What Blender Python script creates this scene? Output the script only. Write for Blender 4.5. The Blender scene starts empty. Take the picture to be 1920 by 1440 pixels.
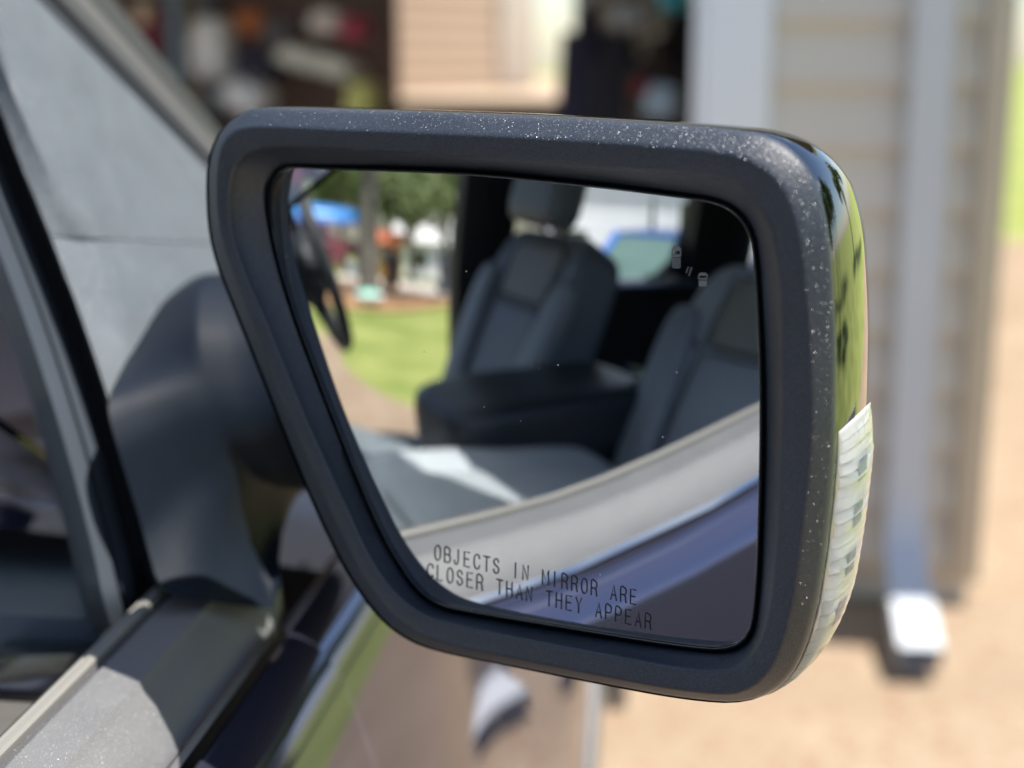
import bpy, bmesh, math, random
import numpy as np
from mathutils import Vector, Matrix, noise as mnoise

# ------------------------------------------------------------------ camera, world, sun, exposure
scene = bpy.context.scene
FOC = 2788.0                                  # focal length in pixels of the 1920x1440 frame
CAM = np.array((0.21, -0.62, 1.58))
_yaw = math.atan((1300 - 960) / FOC)
_pit = math.atan((720 - 100) / FOC)
FW = np.array((-math.sin(_yaw) * math.cos(_pit), math.cos(_yaw) * math.cos(_pit), -math.sin(_pit)))
RT = np.array((math.cos(_yaw), math.sin(_yaw), 0.0))
UP = np.cross(RT, FW)
cd = bpy.data.cameras.new('camera')
cam = bpy.data.objects.new('camera', cd)
scene.collection.objects.link(cam)
cd.sensor_width = 36.0
cd.lens = FOC / 1920 * 36
cd.clip_start, cd.clip_end = 0.02, 600
cam.matrix_world = Matrix(((RT[0], UP[0], -FW[0], CAM[0]), (RT[1], UP[1], -FW[1], CAM[1]), (RT[2], UP[2], -FW[2], CAM[2]), (0, 0, 0, 1)))
cd.dof.use_dof = True
cd.dof.focus_distance = 0.605
cd.dof.aperture_fstop = cd.lens / 12.0        # 12 mm entrance pupil
scene.camera = cam

SUN_AZ, SUN_EL = math.radians(92), math.radians(70)
world = bpy.data.worlds.new('World')
scene.world = world
world.use_nodes = True
wn = world.node_tree
sky = wn.nodes.new('ShaderNodeTexSky')
sky.sky_type = 'NISHITA'
sky.sun_disc = False
sky.sun_elevation = SUN_EL
sky.sun_rotation = SUN_AZ
sky.altitude = 200
sky.dust_density = 0.6
bg = wn.nodes['Background']
wtc = wn.nodes.new('ShaderNodeTexCoord')
wmp = wn.nodes.new('ShaderNodeMapping'); wmp.inputs['Scale'].default_value = (1.0, 1.0, 2.6)
wnz = wn.nodes.new('ShaderNodeTexNoise'); wnz.inputs['Scale'].default_value = 2.1; wnz.inputs['Detail'].default_value = 9; wnz.inputs['Roughness'].default_value = 0.58
wrg = wn.nodes.new('ShaderNodeMapRange'); wrg.inputs['From Min'].default_value = 0.52; wrg.inputs['From Max'].default_value = 0.70
wmx = wn.nodes.new('ShaderNodeMix'); wmx.data_type = 'RGBA'; wmx.inputs[7].default_value = (7.4, 7.6, 8.0, 1)
wn.links.new(wtc.outputs['Generated'], wmp.inputs[0]); wn.links.new(wmp.outputs[0], wnz.inputs['Vector']); wn.links.new(wnz.outputs['Fac'], wrg.inputs['Value'])
wn.links.new(wrg.outputs[0], wmx.inputs[0]); wn.links.new(sky.outputs[0], wmx.inputs[6])
wn.links.new(wmx.outputs[2], bg.inputs['Color'])                # fair-weather clouds over the whole sky
bg.inputs['Strength'].default_value = 0.095
sd = bpy.data.lights.new('sun', 'SUN')
sd.energy = 5.0
sd.angle = math.radians(0.53)
sd.color = (1.0, 0.95, 0.87)
sun = bpy.data.objects.new('sun', sd)
scene.collection.objects.link(sun)
SUN = Vector((math.sin(SUN_AZ) * math.cos(SUN_EL), math.cos(SUN_AZ) * math.cos(SUN_EL), math.sin(SUN_EL)))
sun.rotation_euler = SUN.to_track_quat('Z', 'Y').to_euler()
sun.location = (6, 2, 12)
vs = scene.view_settings
vs.view_transform, vs.look, vs.gamma, vs.exposure = 'Standard', 'None', 1.0, 1.02
scene.cycles.use_denoising = True
scene.cycles.max_bounces = 10
scene.cycles.glossy_bounces = 6
scene.cycles.transmission_bounces = 8
scene.cycles.sample_clamp_indirect = 8.0
R = random.Random(7)

# ------------------------------------------------------------------ pixel helpers (used only to find real positions)
def ray(x, y):
    d = FW + RT * ((x - 960) / FOC) - UP * ((y - 720) / FOC)
    return d / np.linalg.norm(d)
def at(x, y, axis, val):
    d = ray(x, y)
    return CAM + d * ((val - CAM[axis]) / d[axis])
def atx(x, y, X): return at(x, y, 0, X)
TL = 0.40                                     # the glass and pillars lean inwards above the belt
def att(x, y, X):
    d = ray(x, y); n = np.array((1.0, 0.0, TL)); c = X + TL * 1.29
    p = CAM + d * ((c - CAM @ n) / (d @ n))
    return p if p[2] > 1.29 else atx(x, y, X)
def aty(x, y, Y): return at(x, y, 1, Y)
def atz(x, y, Z): return at(x, y, 2, Z)
MN = np.array((-0.45, -0.89, -0.020)); MN = MN / np.linalg.norm(MN)   # mirror normal
MC = CAM + ray(960, 760) * 0.63                                       # mirror centre
MR = 1.3                                                              # convex radius
def mpl(x, y, w):                                                     # pixel on a plane parallel to the mirror
    d = ray(x, y)
    t = ((MC + MN * w - CAM) @ MN) / (d @ MN)
    return CAM + t * d
def msph(x, y, lift=0.0):                                             # pixel on the convex glass
    d = ray(x, y); s = MC - MR * MN; oc = CAM - s
    b = oc @ d; c = oc @ oc - (MR + lift) ** 2
    return CAM + d * (-b - math.sqrt(b * b - c))
def mrefl(x, y):
    p = msph(x, y); d = ray(x, y); n = (p - (MC - MR * MN)) / MR
    return p, d - 2 * (d @ n) * n
def mat_(x, y, axis, val):                                            # what the glass shows at a pixel, on a plane
    p, r = mrefl(x, y)
    return p + r * ((val - p[axis]) / r[axis])
def mdist(x, y, dist):
    p, r = mrefl(x, y)
    return p + r * dist

# ------------------------------------------------------------------ materials
MATS = {}
def nodes_of(name):
    m = bpy.data.materials.new(name); m.use_nodes = True
    nt = m.node_tree
    return m, nt, nt.nodes['Principled BSDF']
def sset(b, **k):
    for n, v in k.items():
        b.inputs[n.replace('_', ' ')].default_value = v
def mat(name, col, rough=0.5, metal=0.0, spec=0.5, var=0.12, vscale=6.0, bump=0.0, bscale=80.0, coat=0.0, rvar=0.0, bdist=0.001, **extra):
    if name in MATS: return MATS[name]
    m, nt, b = nodes_of(name)
    tc = nt.nodes.new('ShaderNodeTexCoord')
    nz = nt.nodes.new('ShaderNodeTexNoise'); nz.inputs['Scale'].default_value = vscale; nz.inputs['Detail'].default_value = 6
    nt.links.new(tc.outputs['Object'], nz.inputs['Vector'])
    mx = nt.nodes.new('ShaderNodeMix'); mx.data_type = 'RGBA'
    c = np.array(col)
    mx.inputs[6].default_value = (*np.clip(c * (1 - var), 0, 1), 1)
    mx.inputs[7].default_value = (*np.clip(c * (1 + var), 0, 1), 1)
    nt.links.new(nz.outputs['Fac'], mx.inputs[0]); nt.links.new(mx.outputs[2], b.inputs['Base Color'])
    sset(b, Roughness=rough, Metallic=metal, Specular_IOR_Level=spec, Coat_Weight=coat, Coat_Roughness=0.03)
    if rvar:
        mr = nt.nodes.new('ShaderNodeMapRange')
        mr.inputs['To Min'].default_value = max(0, rough - rvar); mr.inputs['To Max'].default_value = rough + rvar
        n3 = nt.nodes.new('ShaderNodeTexNoise'); n3.inputs['Scale'].default_value = vscale * 2.3; n3.inputs['Detail'].default_value = 8
        nt.links.new(tc.outputs['Object'], n3.inputs['Vector'])
        nt.links.new(n3.outputs['Fac'], mr.inputs['Value']); nt.links.new(mr.outputs[0], b.inputs['Roughness'])
    if bump:
        n2 = nt.nodes.new('ShaderNodeTexNoise'); n2.inputs['Scale'].default_value = bscale; n2.inputs['Detail'].default_value = 3
        nt.links.new(tc.outputs['Object'], n2.inputs['Vector'])
        bp = nt.nodes.new('ShaderNodeBump'); bp.inputs['Strength'].default_value = bump; bp.inputs['Distance'].default_value = bdist
        nt.links.new(n2.outputs['Fac'], bp.inputs['Height']); nt.links.new(bp.outputs[0], b.inputs['Normal'])
    for k, v in extra.items(): b.inputs[k.replace('_', ' ')].default_value = v
    MATS[name] = m
    return m

def grain_plastic(name, col, rough, bump=0.35, flake=0.12, bscale=1500.0, tilt=1.35, spec=0.5):
    """moulded plastic: fine grain, soft wear, and a scatter of tiny tilted facets that glint in the sun"""
    m, nt, b = nodes_of(name)
    L = nt.links.new
    tc = nt.nodes.new('ShaderNodeTexCoord')
    n1 = nt.nodes.new('ShaderNodeTexNoise'); n1.inputs['Scale'].default_value = bscale; n1.inputs['Detail'].default_value = 2
    vo = nt.nodes.new('ShaderNodeTexVoronoi'); vo.inputs['Scale'].default_value = bscale * 3.2
    big = nt.nodes.new('ShaderNodeTexNoise'); big.inputs['Scale'].default_value = 30; big.inputs['Detail'].default_value = 7
    for n in (n1, vo, big): L(tc.outputs['Object'], n.inputs['Vector'])
    bp = nt.nodes.new('ShaderNodeBump'); bp.inputs['Strength'].default_value = bump; bp.inputs['Distance'].default_value = 0.0006
    L(n1.outputs['Fac'], bp.inputs['Height']); L(bp.outputs[0], b.inputs['Normal'])
    mr = nt.nodes.new('ShaderNodeMapRange')
    mr.inputs['From Min'].default_value = 0.3; mr.inputs['From Max'].default_value = 0.7
    mr.inputs['To Min'].default_value = rough - 0.05; mr.inputs['To Max'].default_value = rough + 0.06
    L(big.outputs['Fac'], mr.inputs['Value']); L(mr.outputs[0], b.inputs['Roughness'])
    mx = nt.nodes.new('ShaderNodeMix'); mx.data_type = 'RGBA'
    mx.inputs[6].default_value = (*[v * 0.85 for v in col], 1); mx.inputs[7].default_value = (*[v * 1.2 for v in col], 1)
    L(big.outputs['Fac'], mx.inputs[0]); L(mx.outputs[2], b.inputs['Base Color'])
    sset(b, Specular_IOR_Level=spec)
    geo = nt.nodes.new('ShaderNodeNewGeometry')
    sub = nt.nodes.new('ShaderNodeVectorMath'); sub.operation = 'SUBTRACT'; sub.inputs[1].default_value = (0.5, 0.5, 0.5)
    L(vo.outputs['Color'], sub.inputs[0])
    mad = nt.nodes.new('ShaderNodeVectorMath'); mad.operation = 'MULTIPLY_ADD'; mad.inputs[1].default_value = (tilt, tilt, tilt)
    L(sub.outputs[0], mad.inputs[0]); L(geo.outputs['Normal'], mad.inputs[2])
    nrm = nt.nodes.new('ShaderNodeVectorMath'); nrm.operation = 'NORMALIZE'; L(mad.outputs[0], nrm.inputs[0])
    gl_ = nt.nodes.new('ShaderNodeBsdfGlossy'); gl_.inputs['Roughness'].default_value = 0.28
    L(nrm.outputs[0], gl_.inputs['Normal'])
    wn_ = nt.nodes.new('ShaderNodeTexWhiteNoise'); wn_.noise_dimensions = '3D'; L(vo.outputs['Color'], wn_.inputs['Vector'])
    lt = nt.nodes.new('ShaderNodeMath'); lt.operation = 'LESS_THAN'; lt.inputs[1].default_value = flake; L(wn_.outputs['Value'], lt.inputs[0])
    fc = nt.nodes.new('ShaderNodeMix'); fc.data_type = 'RGBA'; fc.inputs[6].default_value = (0, 0, 0, 1); fc.inputs[7].default_value = (0.034, 0.034, 0.036, 1)
    L(lt.outputs[0], fc.inputs[0]); L(fc.outputs[2], gl_.inputs['Color'])
    ad = nt.nodes.new('ShaderNodeAddShader'); L(b.outputs[0], ad.inputs[0]); L(gl_.outputs[0], ad.inputs[1])
    L(ad.outputs[0], nt.nodes['Material Output'].inputs['Surface'])
    MATS[name] = m
    return m

M_RIM = grain_plastic('rim_plastic', (0.015, 0.022, 0.035), 0.46, flake=0.6)
M_ARM = grain_plastic('arm_plastic', (0.006, 0.010, 0.018), 0.50, bump=0.2, flake=0.0, spec=0.14)
M_SAIL = grain_plastic('sail_plastic', (0.108, 0.124, 0.138), 0.45, bump=0.40, flake=0.5)
M_BELT = grain_plastic('belt_plastic', (0.128, 0.129, 0.134), 0.45, bump=0.6, flake=0.6)
M_RUB = mat('rubber', (0.026, 0.030, 0.036), 0.45, bump=0.1, bscale=600)
M_RUB2 = mat('rubber_grey', (0.055, 0.066, 0.082), 0.4, bump=0.1, bscale=600)
M_CHROME = mat('chrome', (0.82, 0.83, 0.85), 0.045, metal=1.0, var=0.02)
M_GLOSS = mat('gloss_black', (0.006, 0.006, 0.008), 0.12, coat=0.6, bump=0.03, bscale=900, rvar=0.06, vscale=40)
M_PAINT = mat('truck_paint', (0.150, 0.158, 0.245), 0.07, metal=0.85, coat=1.0, var=0.08, Specular_Tint=(0.16, 0.16, 0.22, 1))
M_LIP = mat('lip_trim', (0.20, 0.195, 0.18), 0.35, var=0.06)
M_INK = mat('etched_ink', (0.015, 0.015, 0.018), 0.7)
M_ICON = mat('etched_icon', (0.15, 0.16, 0.17), 0.6)
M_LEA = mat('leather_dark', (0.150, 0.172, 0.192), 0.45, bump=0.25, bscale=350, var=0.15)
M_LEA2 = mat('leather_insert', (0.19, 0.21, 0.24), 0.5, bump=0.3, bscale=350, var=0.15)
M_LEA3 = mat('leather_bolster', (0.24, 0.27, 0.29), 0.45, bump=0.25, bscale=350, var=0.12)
M_LID = mat('lid_vinyl', (0.016, 0.021, 0.028), 0.40, bump=0.2, bscale=350)
M_SOFT = mat('soft_trim', (0.022, 0.026, 0.030), 0.55, bump=0.2, bscale=500, var=0.15)
M_SOFT2 = mat('dash_trim', (0.11, 0.14, 0.17), 0.5, bump=0.2, bscale=500, var=0.15)
M_CARPET = mat('carpet', (0.02, 0.021, 0.023), 0.95, bump=0.6, bscale=900)
M_CARD = mat('panel_fleck', (0.09, 0.085, 0.08), 0.35, bump=0.9, bscale=420, var=0.3, vscale=200)

def mirror_mat():
    m, nt, b = nodes_of('mirror_silver')
    sset(b, Metallic=1.0, Roughness=0.0)
    b.inputs['Base Color'].default_value = (0.68, 0.70, 0.715, 1)
    # a few dust specks
    tc = nt.nodes.new('ShaderNodeTexCoord'); vo = nt.nodes.new('ShaderNodeTexVoronoi'); vo.inputs['Scale'].default_value = 95
    nt.links.new(tc.outputs['Object'], vo.inputs['Vector'])
    lt = nt.nodes.new('ShaderNodeMath'); lt.operation = 'LESS_THAN'; lt.inputs[1].default_value = 0.035
    nt.links.new(vo.outputs['Distance'], lt.inputs[0])
    mr = nt.nodes.new('ShaderNodeMath'); mr.operation = 'MULTIPLY'; mr.inputs[1].default_value = 0.6
    nt.links.new(lt.outputs[0], mr.inputs[0]); nt.links.new(mr.outputs[0], b.inputs['Roughness'])
    return m
M_MIR = mirror_mat()
def glass_mat(name, col=(1, 1, 1), rough=0.02, ior=1.45):
    m, nt, b = nodes_of(name)
    sset(b, Roughness=rough, IOR=ior, Transmission_Weight=1.0)
    tc = nt.nodes.new('ShaderNodeTexCoord'); nz = nt.nodes.new('ShaderNodeTexNoise'); nz.inputs['Scale'].default_value = 60
    nt.links.new(tc.outputs['Object'], nz.inputs['Vector'])
    mx = nt.nodes.new('ShaderNodeMix'); mx.data_type = 'RGBA'
    mx.inputs[6].default_value = (*[c * 0.97 for c in col], 1); mx.inputs[7].default_value = (*col, 1)
    nt.links.new(nz.outputs['Fac'], mx.inputs[0]); nt.links.new(mx.outputs[2], b.inputs['Base Color'])
    return m
M_LENS = glass_mat('lens_clear', (0.97, 0.98, 0.98), 0.03)
M_PANE = mat('window_glass', (0.02, 0.03, 0.03), 0.03, spec=0.8, var=0.3, vscale=2)
M_GREENGLASS = mat('car_glass', (0.10, 0.16, 0.14), 0.04, spec=0.9, var=0.5, vscale=1.5)

def ground_mat(name, c1, c2, scale, fine=120.0, bump=0.5, c3=None, peb=45.0, bdist=0.01):
    m, nt, b = nodes_of(name)
    tc = nt.nodes.new('ShaderNodeTexCoord')
    def noise(s, d=8):
        n = nt.nodes.new('ShaderNodeTexNoise'); n.inputs['Scale'].default_value = s; n.inputs['Detail'].default_value = d
        nt.links.new(tc.outputs['Object'], n.inputs['Vector']); return n
    n1, n2 = noise(scale), noise(fine, 4)
    mx = nt.nodes.new('ShaderNodeMix'); mx.data_type = 'RGBA'
    mx.inputs[6].default_value = (*c1, 1); mx.inputs[7].default_value = (*c2, 1)
    rmp = nt.nodes.new('ShaderNodeMapRange'); rmp.inputs['From Min'].default_value = 0.3; rmp.inputs['From Max'].default_value = 0.7
    nt.links.new(n1.outputs['Fac'], rmp.inputs['Value']); nt.links.new(rmp.outputs[0], mx.inputs[0])
    out = mx.outputs[2]
    if c3:
        vo = nt.nodes.new('ShaderNodeTexVoronoi'); vo.inputs['Scale'].default_value = peb
        nt.links.new(tc.outputs['Object'], vo.inputs['Vector'])
        rr = nt.nodes.new('ShaderNodeSeparateColor'); nt.links.new(vo.outputs['Color'], rr.inputs[0])
        m3 = nt.nodes.new('ShaderNodeMix'); m3.data_type = 'RGBA'
        pw = nt.nodes.new('ShaderNodeMath'); pw.operation = 'POWER'; pw.inputs[1].default_value = 2.0
        nt.links.new(rr.outputs[0], pw.inputs[0]); nt.links.new(pw.outputs[0], m3.inputs[0])
        nt.links.new(out, m3.inputs[6]); m3.inputs[7].default_value = (*c3, 1); out = m3.outputs[2]
    nt.links.new(out, b.inputs['Base Color'])
    bp = nt.nodes.new('ShaderNodeBump'); bp.inputs['Strength'].default_value = bump; bp.inputs['Distance'].default_value = bdist
    nt.links.new(n2.outputs['Fac'], bp.inputs['Height']); nt.links.new(bp.outputs[0], b.inputs['Normal'])
    sset(b, Roughness=0.9, Specular_IOR_Level=0.2)
    return m
M_LAWN = ground_mat('lawn_green', (0.14, 0.19, 0.04), (0.31, 0.33, 0.105), 1.3, 60, 1.0)
M_CONC = ground_mat('aggregate_concrete', (0.25, 0.195, 0.135), (0.345, 0.275, 0.20), 1.6, 90, 0.6, (0.24, 0.155, 0.10), 42)
M_SLAB = ground_mat('garage_slab', (0.48, 0.44, 0.39), (0.56, 0.52, 0.46), 1.0, 60, 0.3)
M_ROAD = ground_mat('asphalt_grey', (0.16, 0.16, 0.16), (0.24, 0.23, 0.22), 1.5, 120, 0.5)
M_PATIO = ground_mat('patio_pale', (0.34, 0.26, 0.19), (0.42, 0.33, 0.245), 1.0, 60, 0.3)
M_MULCH = ground_mat('mulch_brown', (0.30, 0.15, 0.07), (0.42, 0.26, 0.14), 6, 50, 1.0)
M_BARK = ground_mat('bark_grey', (0.13, 0.12, 0.105), (0.20, 0.185, 0.165), 9, 35, 1.0)
def leaf_mat(name, c1, c2):
    m, nt, b = nodes_of(name)
    oi = nt.nodes.new('ShaderNodeTexCoord'); nz = nt.nodes.new('ShaderNodeTexNoise'); nz.inputs['Scale'].default_value = 1.3; nz.inputs['Detail'].default_value = 6
    nt.links.new(oi.outputs['Object'], nz.inputs['Vector'])
    mx = nt.nodes.new('ShaderNodeMix'); mx.data_type = 'RGBA'
    mx.inputs[6].default_value = (*c1, 1); mx.inputs[7].default_value = (*c2, 1)
    nt.links.new(nz.outputs['Fac'], mx.inputs[0]); nt.links.new(mx.outputs[2], b.inputs['Base Color'])
    tr = nt.nodes.new('ShaderNodeBsdfTranslucent'); nt.links.new(mx.outputs[2], tr.inputs[0])
    ms = nt.nodes.new('ShaderNodeMixShader'); ms.inputs[0].default_value = 0.35
    nt.links.new(b.outputs[0], ms.inputs[1]); nt.links.new(tr.outputs[0], ms.inputs[2])
    nt.links.new(ms.outputs[0], nt.nodes['Material Output'].inputs['Surface'])
    sset(b, Roughness=0.55)
    return m
M_LEAF = leaf_mat('leaf_green', (0.05, 0.10, 0.02), (0.13, 0.19, 0.04))
M_LEAF2 = leaf_mat('leaf_pale', (0.10, 0.15, 0.05), (0.20, 0.24, 0.09))
M_PINK = leaf_mat('leaf_pink', (0.55, 0.22, 0.24), (0.75, 0.42, 0.42))

# ------------------------------------------------------------------ mesh helpers
COL = scene.collection
def finish(o, angle=35):
    me = o.data
    for p in me.polygons: p.use_smooth = True
    try: me.set_sharp_from_angle(angle=math.radians(angle))
    except Exception: pass
def tag(o, label=None, cat=None, group=None, kind=None):
    if label: o['label'] = label
    if cat: o['category'] = cat
    if group: o['group'] = group
    if kind: o['kind'] = kind
    return o
def thing(name, label, cat, loc=(0, 0, 0), rz=0.0, group=None):
    o = bpy.data.objects.new(name, None); COL.objects.link(o)
    o.location = loc; o.rotation_euler = (0, 0, rz); o.empty_display_size = 0.2
    return tag(o, label, cat, group)
def obj(name, data, m, parent=None, angle=35, local=True):
    """data: bmesh, or (verts, faces). local=False: vertices are world positions under an empty without rotation."""
    me = bpy.data.meshes.new(name)
    if isinstance(data, bmesh.types.BMesh):
        data.to_mesh(me); data.free()
    else:
        me.from_pydata([tuple(map(float, v)) for v in data[0]], [], [tuple(f) for f in data[1]])
    me.materials.append(m); me.update()
    o = bpy.data.objects.new(name, me); COL.objects.link(o)
    if parent:
        o.parent = parent
        if not local and parent.type == 'EMPTY': o.location = -Vector(parent.location)
    finish(o, angle)
    return o
def recalc(data):
    bm = bmesh.new()
    vs_ = [bm.verts.new(tuple(map(float, v))) for v in data[0]]
    for f in data[1]:
        try: bm.faces.new([vs_[i] for i in f])
        except ValueError: pass
    bmesh.ops.remove_doubles(bm, verts=bm.verts, dist=1e-6)
    bmesh.ops.recalc_face_normals(bm, faces=bm.faces)
    return bm
def loft(rings, closed=True, cap0=False, cap1=False):
    n = len(rings[0]); V = [p for r in rings for p in r]; F = []
    for i in range(len(rings) - 1):
        for j in range(n if closed else n - 1):
            a, b = i * n + j, i * n + (j + 1) % n
            F.append((a, b, b + n, a + n))
    if cap0: F.append(tuple(reversed(range(n))))
    if cap1: F.append(tuple(range((len(rings) - 1) * n, len(rings) * n)))
    return recalc((V, F))
def bx(bm, x0, x1, y0, y1, z0, z1, bev=0.0, seg=2):
    r = bmesh.ops.create_cube(bm, size=1.0)
    for v in r['verts']:
        v.co = Vector(((x0 + x1) / 2 + v.co.x * (x1 - x0), (y0 + y1) / 2 + v.co.y * (y1 - y0), (z0 + z1) / 2 + v.co.z * (z1 - z0)))
    if bev > 0:
        es = list({e for v in r['verts'] for e in v.link_edges})
        bmesh.ops.bevel(bm, geom=es, offset=bev, segments=seg, affect='EDGES', profile=0.5)
    return bm
def box(x0, x1, y0, y1, z0, z1, bev=0.0, seg=2): return bx(bmesh.new(), x0, x1, y0, y1, z0, z1, bev, seg)
def tube_into(bm, pts, rad, n=10, cap=True):
    pts = [Vector(p) for p in pts]; rings = []
    rads = rad if isinstance(rad, (list, tuple)) else [rad] * len(pts)
    prev = None
    for i, p in enumerate(pts):
        t = (pts[min(i + 1, len(pts) - 1)] - pts[max(i - 1, 0)]).normalized()
        if prev is None:
            a = t.orthogonal().normalized()
        else:
            a = (prev - t * prev.dot(t)).normalized()
        prev = a; b = t.cross(a)
        rings.append([bm.verts.new(p + (a * math.cos(2 * math.pi * k / n) + b * math.sin(2 * math.pi * k / n)) * rads[i]) for k in range(n)])
    for i in range(len(rings) - 1):
        for k in range(n):
            bm.faces.new((rings[i][k], rings[i][(k + 1) % n], rings[i + 1][(k + 1) % n], rings[i + 1][k]))
    if cap:
        bm.faces.new(list(reversed(rings[0]))); bm.faces.new(rings[-1])
    return bm
def tube(pts, rad, n=10, cap=True):
    bm = tube_into(bmesh.new(), pts, rad, n, cap); bmesh.ops.recalc_face_normals(bm, faces=bm.faces); return bm
def pillow(w, d, h, n=14, p=0.32, func=None, M=None):
    """cushion: a box rounded like a superellipsoid, w x d x h about the origin"""
    bm = bmesh.new()
    bmesh.ops.create_cube(bm, size=2.0)
    bmesh.ops.subdivide_edges(bm, edges=bm.edges, cuts=n, use_grid_fill=True)
    e = 2 / p
    for v in bm.verts:
        c = v.co
        k = (abs(c.x) ** e + abs(c.y) ** e + abs(c.z) ** e) ** (1 / e)
        c = c / k
        q = Vector((c.x * w / 2, c.y * d / 2, c.z * h / 2))
        if func: q = func(q, c)
        v.co = (M @ q) if M else q
    bmesh.ops.recalc_face_normals(bm, faces=bm.faces)
    return bm
def cr(pts, closed=True, k=10):
    """Catmull-Rom through the points"""
    P = [np.array(p, float) for p in pts]; n = len(P); out = []
    for i in range(n if closed else n - 1):
        g = (lambda j: P[j % n]) if closed else (lambda j: P[min(max(j, 0), n - 1)])
        p0, p1, p2, p3 = g(i - 1), g(i), g(i + 1), g(i + 2)
        for s in range(k):
            t = s / k
            out.append(0.5 * ((2 * p1) + (-p0 + p2) * t + (2 * p0 - 5 * p1 + 4 * p2 - p3) * t * t + (-p0 + 3 * p1 - 3 * p2 + p3) * t ** 3))
    if not closed: out.append(P[-1])
    return out
NA = 200
def by_angle(pts, c=(960, 760), n=NA, k=10):
    """resample a closed outline at even angles about c"""
    C = np.array(cr(pts, True, k)); D = C - np.array(c)
    th = np.unwrap(np.arctan2(D[:, 1], D[:, 0])); rr = np.hypot(D[:, 0], D[:, 1])
    if th[-1] < th[0]: th, rr = th[::-1], rr[::-1]
    th2 = np.concatenate([th - 2 * np.pi, th, th + 2 * np.pi]); rr2 = np.concatenate([rr, rr, rr])
    o = np.argsort(th2, kind='stable'); th2, rr2 = th2[o], rr2[o]
    a = np.linspace(-np.pi, np.pi, n, endpoint=False)
    r = np.interp(a, th2, rr2)
    return [(c[0] + r[i] * math.cos(a[i]), c[1] + r[i] * math.sin(a[i])) for i in range(n)]
def scaled(ring, s, c=(960, 760)): return [(c[0] + (x - c[0]) * s, c[1] + (y - c[1]) * s) for x, y in ring]
def mixr(a, b, t): return [(p[0] + (q[0] - p[0]) * t, p[1] + (q[1] - p[1]) * t) for p, q in zip(a, b)]

# ------------------------------------------------------------------ ground and setting
def H(x, y):
    """the plot is level by the garage and falls towards the street behind"""
    def sp(t): return math.log1p(math.exp(2.0 * t)) / 2.0 if t < 15 else t
    return -0.075 * sp(-(y + 3.0)) - 0.085 * sp(-(x + 9.5))
def sheet(name, xs, ys, m, lift, test=None):
    V = [(x, y, H(x, y) + lift) for y in ys for x in xs]; n = len(xs); F = []
    for j in range(len(ys) - 1):
        for i in range(n - 1):
            F.append((j * n + i, j * n + i + 1, (j + 1) * n + i + 1, (j + 1) * n + i))
    o = obj(name, (V, F), m); tag(o, kind='structure'); return o
def axis_(a, b, fine0, fine1, step, coarse):
    L = []; x = a
    while x < b:
        L.append(x); x += step if fine0 <= x < fine1 else coarse
    L.append(b); return L
sheet('lawn', axis_(-240, 240, -24, 24, 1.2, 12), axis_(-240, 240, -24, 24, 1.2, 12), M_LAWN, -0.012)

def draped(name, outline, m, lift, step=0.7):
    """a flat piece of ground with a free outline, laid over the terrain"""
    bm = bmesh.new()
    vs_ = [bm.verts.new((x, y, 0)) for x, y in outline]
    bm.faces.new(vs_)
    xs = [p[0] for p in outline]; ys = [p[1] for p in outline]
    for ax, lo, hi in ((0, min(xs), max(xs)), (1, min(ys), max(ys))):
        k = lo + step
        while k < hi:
            co = (k, 0, 0) if ax == 0 else (0, k, 0); no = (1, 0, 0) if ax == 0 else (0, 1, 0)
            bmesh.ops.bisect_plane(bm, geom=bm.verts[:] + bm.edges[:] + bm.faces[:], plane_co=co, plane_no=no)
            k += step
    bmesh.ops.triangulate(bm, faces=bm.faces)
    top = bm.faces[:]
    for v in bm.verts: v.co.z = H(v.co.x, v.co.y) + lift
    bmesh.ops.recalc_face_normals(bm, faces=top)
    if sum(f.normal.z for f in bm.faces) < 0: bmesh.ops.reverse_faces(bm, faces=bm.faces[:])
    o = obj(name, bm, m); tag(o, kind='structure'); return o
# driveway: left edge curves as the glass shows it through the open driver's door
edge_px = [(628, 560), (640, 600), (655, 670), (700, 712), (780, 748), (860, 790)]
ed = [mat_(x, y, 2, H(-5, -1.6)) for x, y in edge_px]
left = [(-9.6, 3.0), (-8.6, 0.0), (-7.4, -1.55), (-5.9, -1.50), (-5.0, -1.62), (-4.45, -1.95), (-4.0, -2.6), (-3.9, -4.0), (-4.0, -9.0), (-4.2, -13.5)]
left = [tuple(p) for p in cr(left, False, 6)]
right_ = [(2.6, -13.5), (2.6, -6.0), (2.7, 0.0), (2.9, 4.5), (3.4, 9.0), (4.0, 12.6), (0.9, 12.9), (0.9, 3.62), (-9.6, 3.62)]
draped('driveway', left + right_, M_CONC, 0.0)
draped('street', [(-90, -20.5), (90, -20.5), (90, -13.5), (-90, -13.5)], M_ROAD, 0.004, 4.0)
draped('neighbour_driveway', [(-22.0, -13.4), (-22.0, -3.6), (-14.5, -4.6), (-13.0, -6.0), (-14.0, -13.4)], M_SLAB, 0.004, 1.0)
draped('mulch_bed', [tuple(p) for p in cr([(-14.6, -1.3), (-9.6, -1.9), (-8.8, -2.9), (-9.4, -4.0), (-11.5, -5.6), (-15.0, -5.2), (-16, -3)], True, 6)], M_MULCH, 0.006, 0.8)

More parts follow.
